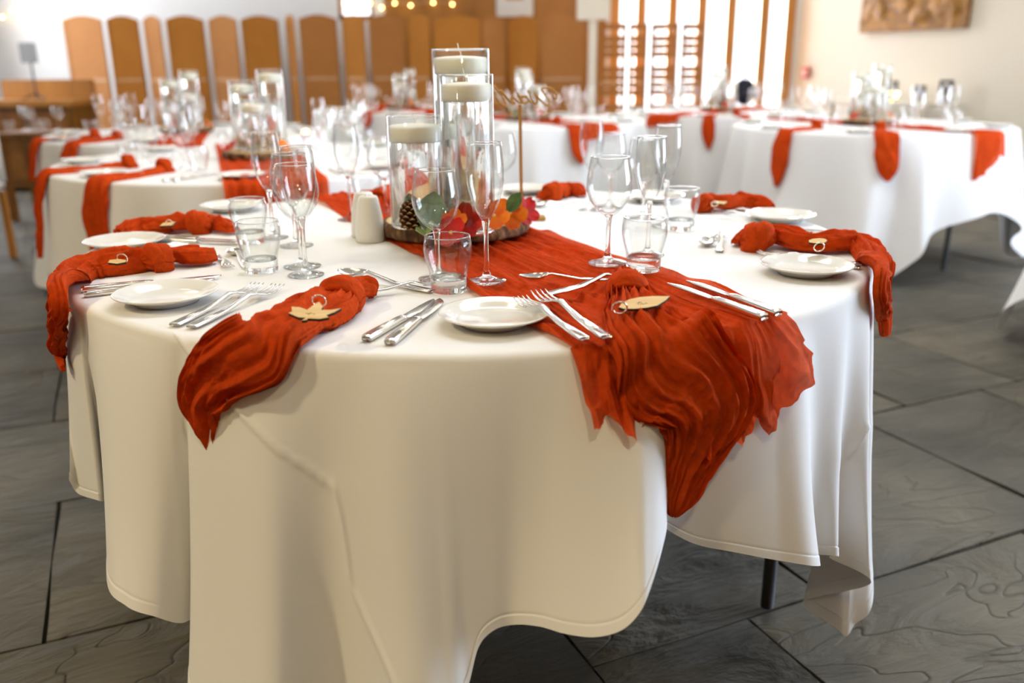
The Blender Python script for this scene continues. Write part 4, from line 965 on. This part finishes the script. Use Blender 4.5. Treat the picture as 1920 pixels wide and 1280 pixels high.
def far_napkin(c, ang, w, drop, label, seed, inner=.30, group=None):
    """a gauze napkin lying towards the middle of a far table with its tail over the edge"""
    a = math.radians(ang); d = np.array([math.cos(a), math.sin(a)]); pts = []
    for rr, h, hw, ht in ((R - inner, .010, w * .45, .016), (R - inner + .07, .010, w * .55, .018), (R - .16, .008, w * .85, .014), (R - .06, .008, w * 1.1, .013)):
        pts.append([c[0] + d[0] * rr, c[1] + d[1] * rr, T + h * .3, hw, ht, 0])
    pts.append([c[0] + d[0] * (R + .004), c[1] + d[1] * (R + .004), T - .004, w, .018, .6])
    for k, (q, hw) in enumerate(((.3, w * 1.2), (.6, w * 1.05), (.85, w * .6), (1.0, w * .2))):
        pts.append([c[0] + d[0] * (R + .022 + .04 * q) - d[1] * .02 * q, c[1] + d[1] * (R + .022 + .04 * q) + d[0] * .02 * q, T - .01 - drop * q, hw, .014, 1])
    D = catmull(pts, 8); V, Fc = sweep_V(D[:, :3], rim_normals(D[:, :3], D[:, 5], c), D[:, 3], D[:, 4], 44, seed, .008, 8)
    root = thing('gauze_napkin', label, 'napkin', (c[0] + d[0] * .5, c[1] + d[1] * .5, T), 0, group)
    mesh('tail', V, Fc, M['gauze'], root, True, True)
    knot(root, (c[0] + d[0] * (R - inner + .03), c[1] + d[1] * (R - inner + .03), T + .024), (d[0], d[1], 0), .022, seed + 2, M['gauze'])
def far_runner(c, ang, w, drop_f, drop_b, label, seed):
    a = math.radians(ang); d = np.array([math.cos(a), math.sin(a)]); n = np.array([d[1], -d[0]]); nz = Noise(seed, 12, 2); wv = np.linspace(-1, 1, 36); V = []
    L = []
    for t in np.linspace(1, 0, 10): L.append((R + .018 + .02 * t, -.006 - drop_f * t, 1))
    for s in np.linspace(R - .004, -(R - .004), 60): L.append((s, .005, 0))
    for t in np.linspace(0, 1, 10): L.append((-(R + .018 + .02 * t), -.006 - drop_b * t, -1))
    for k, (s, z, g) in enumerate(L):
        wr = .004 * np.sin(wv * 26 + 2 * nz(k * .03, wv)) + .003 * nz(k * .06, wv * 3)
        sr = np.sign(s) * np.sqrt(np.maximum(s * s - (wv * w)**2 * (abs(s) > R - .1), .01)) if abs(s) > R - .1 else np.full(36, s)
        xy = np.array(c)[None] + d[None] * (sr + (wr * g))[:, None] + n[None] * (wv * w)[:, None]
        zz = T + z * (1 + (.45 * wv + .12 * nz(3 + seed, wv * 1.6) if g else 0)) + (wr + .002 if g == 0 else 0)
        V.append(np.concatenate([xy, np.broadcast_to(zz, (36,))[:, None]], 1))
    tag(mesh('table_runner', np.stack(V), gridF(len(V), 36), M['gauze_thin']), label, 'table runner', 'rust gauze runners on the tables behind')
OCT = ('at the near side of', 'at the near right of', 'at the right of', 'at the far right of', 'at the far side of', 'at the far left of', 'at the left of', 'at the near left of')
def side_of(c, x, y):
    """which side of a table a point lies on, as the camera sees it"""
    f = np.array(c) - CAM[:2]; a0 = math.atan2(-f[1], -f[0]); return OCT[int(round((math.atan2(y - c[1], x - c[0]) - a0) / (math.pi / 4))) % 8]
def fill(c, where, phase, n=8, cutlery=False):
    f = np.array(c) - CAM[:2]; a0 = math.atan2(-f[1], -f[0])
    for i in range(n):
        a = a0 + i * 2 * math.pi / n + phase; wh = OCT[i % 8] + ' ' + where
        def at(rr, da): return (c[0] + rr * math.cos(a + da), c[1] + rr * math.sin(a + da), T + .0005)
        for pr, rr, da, kind in ((FAR_FLUTE, .42, .02, 'champagne flute'), (FAR_WINE, .36, -.16, 'wine glass'), (FAR_TUMBLER, .47, .18, 'tumbler')):
            P = at(rr + rnd.uniform(-.02, .02), da + rnd.uniform(-.05, .05)); o = dup(pr, P, 0, 'clear %s %s' % (kind, wh), '%s on %s' % ({'wine glass': 'wine glasses'}.get(kind, kind + 's'), where)); o['category'] = kind
        o = dup(FAR_PLATE, at(.655, -.22), 0, 'white side plate %s' % wh, 'side plates on %s' % where); o['category'] = 'plate'
        if cutlery and i in (0, 1, 6, 7):
            for pr, da, nm, kind in ((KNIFE, .23, 'inner steel', 'knife'), (KNIFE, .28, 'outer steel', 'knife'), (FORK, -.05, 'outer steel', 'fork'), (FORK, -.02, 'inner steel', 'fork')):
                P = at(.72, da); o = dup(pr, P, a + math.pi, '%s %s %s' % (nm, kind, wh), '%s on %s' % ('forks' if kind == 'fork' else 'knives', where)); o['category'] = kind
def centre(c, where, rot, hs=(.30, .26, .19), seed=1):
    log_slice(c, .145, T + .0095, .025, seed, 'log slice under the candle vases on %s' % where, 'log slices on the tables behind', 48)
    z = T + .0345; nm = ('tallest', 'middle', 'shortest')
    for k, h in enumerate(hs):
        a = rot + k * 2.1; p = (c[0] + .063 * math.cos(a), c[1] + .063 * math.sin(a))
        vase(p, z, .05, h, h - .024, '%s cylinder vase on %s' % (nm[k], where), '%s floating candle on %s' % (nm[k], where), 'vases on the tables behind', 'floating candles on the tables behind', 24)
    def sx(p): v = np.array([p[0], p[1], z]) - CAM; return (v @ _EX) / (v @ _FW)
    fl_p = [(c[0] + .112 * math.cos(rot + 1.05 + k * 2.1), c[1] + .112 * math.sin(rot + 1.05 + k * 2.1), z + .018) for k in range(3)]
    for k, p in enumerate(fl_p):
        a = rot + 1.05 + k * 2.1; nm2 = 'red' if k == 1 else ('left orange' if sx(p) < sx(fl_p[2 - k]) else 'right orange')
        flower('silk_flower', nm2 + ' silk flower on ' + where, p, 5, .03, (math.cos(a) * .6, math.sin(a) * .6, .6), M['red_petal'] if k == 1 else M['orange_petal'], yel, seed + k, 'silk flowers on the tables behind')
    lf_p = [(c[0] + .118 * math.cos(rot + .5 + k * 1.2), c[1] + .118 * math.sin(rot + .5 + k * 1.2), z + .004) for k in range(2)]
    for k, p in enumerate(lf_p):
        a = rot + .5 + k * 1.2
        leaf('green_leaf', '%s green leaf by the vases on %s' % ('left' if sx(p) < sx(lf_p[1 - k]) else 'right', where), p, .06, .022, (math.cos(a) * .5, math.sin(a) * .5, .8), (math.cos(a), math.sin(a), -.4), M['green'], 'leaves on the tables behind')
def ang_at(c, px, py):
    P = uc(px, py, R + .02, c); return math.degrees(math.atan2(P[1] - c[1], P[0] - c[0]))
W2, W3, W5, W6, W7, W8 = ('the table left behind the front one', 'the far left table before the screens', 'the far end table behind the candles',
                          'the table behind the sign', 'the table before the bright windows', 'the right table below the carved panel')
T2, T3, T5, T6, T7, T8, T9 = (-.905, 1.69), (-1.73, 3.19), (-.85, 6.0), (.20, 4.12), (1.68, 5.0), (2.145, 3.34), (2.90, 1.20)
for c, wh, rot, sd in ((T2, W2, 24, 2), (T3, W3, 10, 3), (T5, W5, 40, 4), (T6, W6, 30, 5), (T7, W7, 15, 6), (T8, W8, 28, 7)):
    far_table(c, 'round table under the white cloth, ' + wh); far_cloth(c, rot, 1.16, 'white cloth hanging in folds on ' + wh, .095, 15, sd)
far_table(T9, 'round table at the right edge under a white cloth'); far_cloth(T9, 12, 1.12, 'white cloth corner hanging at the right edge of the photo', .05, 17, 8, corner=.30)
for c, wh, rot, ph, sd, cut in ((T2, W2, .6, .12, 12, True), (T3, W3, 1.2, -.1, 13, False), (T5, W5, .2, .1, 14, False), (T6, W6, 2.2, -.15, 15, False), (T7, W7, 1.6, .05, 16, False), (T8, W8, .4, .15, 17, False)):
    fill(c, wh, ph, cutlery=cut); centre(c, wh, rot, seed=sd)
for c, px, py, w, dr, lb, sd in (
    (T2, 176, 340, .045, .26, 'wide rust napkin tail hanging at the front of the left table behind', 101), (T2, 74, 322, .035, .27, 'narrow rust napkin tail at the left edge of the left table behind', 102),
    (T3, 64, 262, .04, .18, 'rust napkin tail at the left edge of the far left table', 103), (T3, 131, 272, .04, .10, 'short rust napkin tail at the front of the far left table', 104),
    (T8, 1468, 244, .045, .27, 'pointed rust napkin tail at the left of the right table', 105), (T8, 1664, 254, .052, .21, 'straight rust napkin tail at the middle of the right table', 106),
    (T7, 1328, 222, .04, .20, 'pointed rust napkin tail on the table before the windows', 108),
    (T7, 1398, 225, .03, .28, 'thin rust napkin tail between the two right tables', 109), (T6, 1080, 240, .045, .20, 'rust napkin tail on the table behind the sign', 110), (T5, 686, 214, .04, .10, 'small rust napkin tail on the far end table', 111)):
    far_napkin(c, ang_at(c, px, py), w, dr, lb, sd)
for c, px, py, w, lb, sd in ((T2, 520, 345, .16, 'rust runner hanging toward the front on the left table behind', 121), (T3, 330, 272, .12, 'rust runner lying across the far left table', 122),
                        (T6, 1130, 236, .13, 'rust runner on the table behind the sign', 123), (T7, 1240, 218, .13, 'rust runner on the table before the windows', 124),
                        (T5, 830, 214, .13, 'rust runner on the far end table', 125), (T8, 1862, 248, .11, 'broad rust runner hanging over the right side of the right table', 126)):
    far_runner(c, ang_at(c, px, py), w, .16 if c in (T2, T8) else .05, .15, lb, sd)

# ------------------------------------------------------------------ things along the walls
def wall_frame(px0, py0, px1, py1, p, q):
    a = uwall(px0, py1, p, q); b = uwall(px1, py1, p, q); c2 = uwall(px0, py0, p, q); return a, b, c2
# carved wooden panel on the cream wall
a = uwall(1618, 62, WR0, WR1); b = uwall(1817, 52, WR0, WR1); d = (b - a); d[2] = 0; L = np.linalg.norm(d); d /= L; nrm = np.array([-d[1], d[0], 0]) * -1
if nrm @ (CAM - a) < 0: nrm = -nrm
root = thing('carved_panel', 'carved golden brown wooden relief panel hung on the cream wall', 'wall art', tuple(a))
gn = Noise(77, 16, 2); nu, nv = 70, 50; Hh = 1.0; U, Vv = np.meshgrid(np.linspace(0, L, nu), np.linspace(0, Hh, nv), indexing='ij')
rel = .05 + .03 * np.clip(gn(U * 2.2, Vv * 2.2) + .4 * gn(U * 5, Vv * 5), -1, 1)
front = d[None, None] * U[..., None] + nrm[None, None] * rel[..., None] + np.array([0, 0, 1.0])[None, None] * Vv[..., None]
mesh('relief', front, gridF(nu, nv), M['carved'], root)
bx = [d * x + nrm * y + np.array([0, 0, z]) for x in (0, L) for y in (.004, .055) for z in (0, Hh)]
mesh('backboard', bx, [[0, 1, 3, 2], [4, 6, 7, 5], [0, 4, 5, 1], [2, 3, 7, 6], [0, 2, 6, 4], [1, 5, 7, 3]], M['carved'], root, False)
# call point
P = uwall(1513, 136, WR0, WR1); r = thing('fire_call_point', 'small red fire alarm box on the cream wall by the window', 'alarm', tuple(P + nrm * .02))
ry = math.atan2(d[1], d[0]); MB().box((0, 0, 0), (.10, .04, .12), ry, .006).build('case', M['red'], r, False); MB().box(tuple(nrm * .022), (.06, .006, .05), ry).build('plate', M['paper'], r, False)
# side table with frames and lights along the cream wall
P0 = uwall(1700, 205, WR0, WR1) + nrm * .32
tz = .74; st = thing('side_table', 'pale side table by the cream wall with framed photos', 'table', (P0[0], P0[1], 0))
MB().box((0, 0, tz - .02), (1.25, .42, .04), ry, .008).build('top', M['cream'], st, False)
for sx in (-.55, .55):
    for sy in (-.16, .16):
        v = d * sx + nrm * sy; MB().box((v[0], v[1], (tz - .04) / 2), (.05, .05, tz - .04), ry, .004).build('leg', M['cream'], st, False)
def frame(px, w, h, lb, lean=.0):
    q = uwall(px, 205, WR0, WR1) + nrm * .28; r = thing('photo_frame', lb, 'picture frame', (q[0], q[1], tz))
    mb = MB()
    for s in (-1, 1): mb.box(tuple(d * s * (w / 2 - .012) + np.array([0, 0, h / 2])), (.024, .02, h), ry); mb.box((0, 0, h / 2 + s * (h / 2 - .012)), (w, .02, .024), ry)
    mb.build('frame', M['black'], r, False); MB().box((0, 0, h / 2), (w - .04, .008, h - .04), ry).build('picture', M['paper'], r, False)
    MB().box(tuple(nrm * .006 + np.array([0, 0, h / 2])), (w * .45, .004, h * .5), ry).build('print', M['photo'], r, False)
frame(1702, .14, .19, 'dark framed photo beside the fairy lights'); frame(1756, .12, .15, 'small dark framed photo in the middle of the side table'); frame(1805, .14, .20, 'dark framed photo at the right end of the side table')
fr = thing('fairy_lights', 'cluster of warm glowing fairy lights on the side table', 'lights', tuple(uwall(1725, 180, WR0, WR1) + nrm * .36)); mbw = []
base = np.array(fr.location)
for x, y in ((1698, 175), (1715, 172), (1726, 180), (1718, 188), (1730, 174), (1663, 180)):
    p = uwall(x, y, WR0, WR1) + nrm * .36; mbw.append(p)
    MB().lathe([(.0004, -.012), (.008, -.009), (.012, 0), (.008, .009), (.0004, .012)], 12, tuple(p)).build('bulb', M['bulb'], fr, True, True)
w0 = base.copy(); w0[2] = tz + .003
MB().tube(catmull(np.array([w0] + mbw + [w0]), 6), .0015, 5).build('wire', M['black'], fr, True, True)
p = uz(573, 247, T + .02); r = thing('tea_light', 'small glowing amber tea light behind the left glasses', 'tea light', (p[0], p[1], T + .0005))
MB().lathe([(.0004, 0), (.020, 0), (.021, .014), (.019, .014), (.0185, .004), (.0004, .004)], 24).build('cup', M['oak'], r)
MB().lathe([(.0004, .004), (.0165, .005), (.017, .018), (.012, .026), (.0004, .030)], 20).build('glow', M['bulb'], r)
# strings of fairy lights on the far wall
for pts, lb in ((((4, 30), (22, 18), (40, 38), (60, 24), (78, 40), (95, 22), (110, 34)), 'string of fairy lights on the white wall at far left'), (((646, 5), (668, 12), (694, 4), (716, 12), (740, 4), (770, 8), (812, 3), (848, 6)), 'string of fairy lights above the middle screens')):
    Pw = [uy(x, y, BY - .06) for x, y in pts]; r = thing('fairy_lights', lb, 'lights', tuple(Pw[0]))
    MB().tube(catmull(np.array(Pw), 5), .002, 5).build('wire', M['cream'], r, True, True)
    for p in Pw: MB().lathe([(.0004, -.012), (.009, -.008), (.012, 0), (.009, .008), (.0004, .012)], 10, tuple(p - np.array([0, 0, .012]))).build('bulb', M['bulb'], r, True, True)
# dark bag in front of the windows, standing on a stool
P = uy(1396, 172, 7.2); bg = thing('backpack', 'dark navy backpack standing before the bright window', 'bag', (P[0], 7.2, P[2] - .13))
nz = Noise(9, 10, 3); th = np.linspace(0, math.pi, 20); ph = np.linspace(0, 2 * math.pi, 28, endpoint=False); A, B = np.meshgrid(th, ph, indexing='ij')
q = np.stack([np.sin(A) * np.cos(B), np.sin(A) * np.sin(B), np.cos(A)], -1); q = np.sign(q) * np.abs(q)**.7 * np.array([.095, .07, .125]) ; q[..., 0] += .35 * (q[..., 2] > 0) * 0 + .02 * np.cos(q[..., 2] * 14)
q *= (1 + .05 * nz(q[..., 0] * 5, q[..., 1] * 5, q[..., 2] * 5))[..., None]; q[..., 2] += .125
mesh('body', q, gridF(20, 28, False, True), M['navy'], bg)
MB().tube([(-.03, 0, .24), (-.02, 0, .28), (.02, 0, .28), (.03, 0, .24)], .008, 8).build('handle', M['navy'], bg)
MB().box((0, -.065, .09), (.11, .04, .12), 0, .015).build('pocket', M['navy'], bg)
bh = bg.location[2]; st2 = thing('stool', 'wooden stool under the dark backpack by the window', 'stool', (P[0], 7.2, 0))
MB().lathe([(.0004, bh - .03), (.15, bh - .03), (.16, bh - .02), (.16, bh - .006), (.15, bh - .001), (.0004, bh - .001)], 32).build('seat', M['orange_wood'], st2)
for k in range(4):
    a_ = k * math.pi / 2 + .78; MB().tube([(.17 * math.cos(a_), .17 * math.sin(a_), 0), (.11 * math.cos(a_), .11 * math.sin(a_), bh - .02)], .016, 8).build('leg', M['orange_wood'], st2)
# cream board on a post
P = uy(1112, 20, 6.9); bd = thing('display_stand', 'cream board on a tall pale post behind the tables', 'stand', (P[0], 6.9, 0))
zt = uy(1112, 38, 6.9)[2]
MB().box((0, 0, zt / 2), (.075, .06, zt), 0, .006).build('post', M['cream'], bd, False); MB().box((0, -.035, zt + .2), (.31, .03, .4), 0, .006).build('board', M['cream'], bd, False)
MB().box((0, 0, .015), (.4, .3, .03), 0, .008).build('foot', M['cream'], bd, False)
# framed picture on the wooden wall
P = uy(965, 12, BY - .02); r = thing('framed_picture', 'white mounted picture with a gold motif on the wooden wall', 'picture frame', (P[0], BY - .02, P[2] - .10))
MB().box((0, 0, .25), (.42, .03, .52), 0, .006).build('frame', M['paper'], r, False); MB().box((0, -.018, .28), (.2, .006, .22), 0).build('motif', M['gold'], r, False)
# white covered chair at the left edge, low wooden table with glasses
P = uy(-104, 240, 3.3); ch = thing('covered_chair', 'white covered chair at the left edge of the photo', 'chair', (P[0], 3.3, 0)); zc = uy(0, 218, 3.3)[2]
MB().box((0, .16, (zc + .44) / 2), (.40, .07, zc - .44), 0, .025).build('backrest', M['cloth'], ch); MB().box((0, -.06, .45), (.42, .44, .08), 0, .03).build('seat', M['cloth'], ch)
for sx in (-1, 1):
    for sy in (-.24, .15): MB().box((sx * .17, sy, .205), (.035, .035, .41), 0, .004).build('leg', M['orange_wood'], ch, False)
P = uy(70, 246, 5.0); lt = thing('low_table', 'brown wooden table at far left carrying a few glasses', 'table', (P[0], 5.0, 0)); lz = P[2]
MB().box((0, 0, lz - .02), (.46, .42, .04), 0, .006).build('top', M['darkwood'], lt, False); MB().box((0, 0, lz - .09), (.40, .36, .1), 0, .004).build('apron', M['darkwood'], lt, False)
for sx in (-1, 1):
    for sy in (-1, 1): MB().box((sx * .19, sy * .17, (lz - .04) / 2), (.05, .05, lz - .04), 0, .004).build('leg', M['darkwood'], lt, False)
for k, (x, y) in enumerate(((-.15, -.1), (-.05, .02), (.06, -.08), (.15, .05), (.0, .12), (-.13, .1))):
    kd = 'wine glass' if k % 2 else 'tumbler'; ps = ('leftmost', 'middle', 'rightmost', 'rightmost', 'middle', 'leftmost')
    pl = {0: 'leftmost', 2: 'rightmost', 4: 'middle', 1: 'middle', 3: 'rightmost', 5: 'leftmost'}[k]
    o = dup(FAR_WINE if k % 2 else FAR_TUMBLER, (P[0] + x, 5.0 + y, lz + .0005), 0, '%s %s on the brown wooden table at far left' % (pl, kd), '%s on the brown table' % ('wine glasses' if k % 2 else 'tumblers')); o['category'] = kd

# remove the prototypes themselves
for o in PROTO:
    for c in list(o.children): bpy.data.objects.remove(c)
    bpy.data.objects.remove(o)
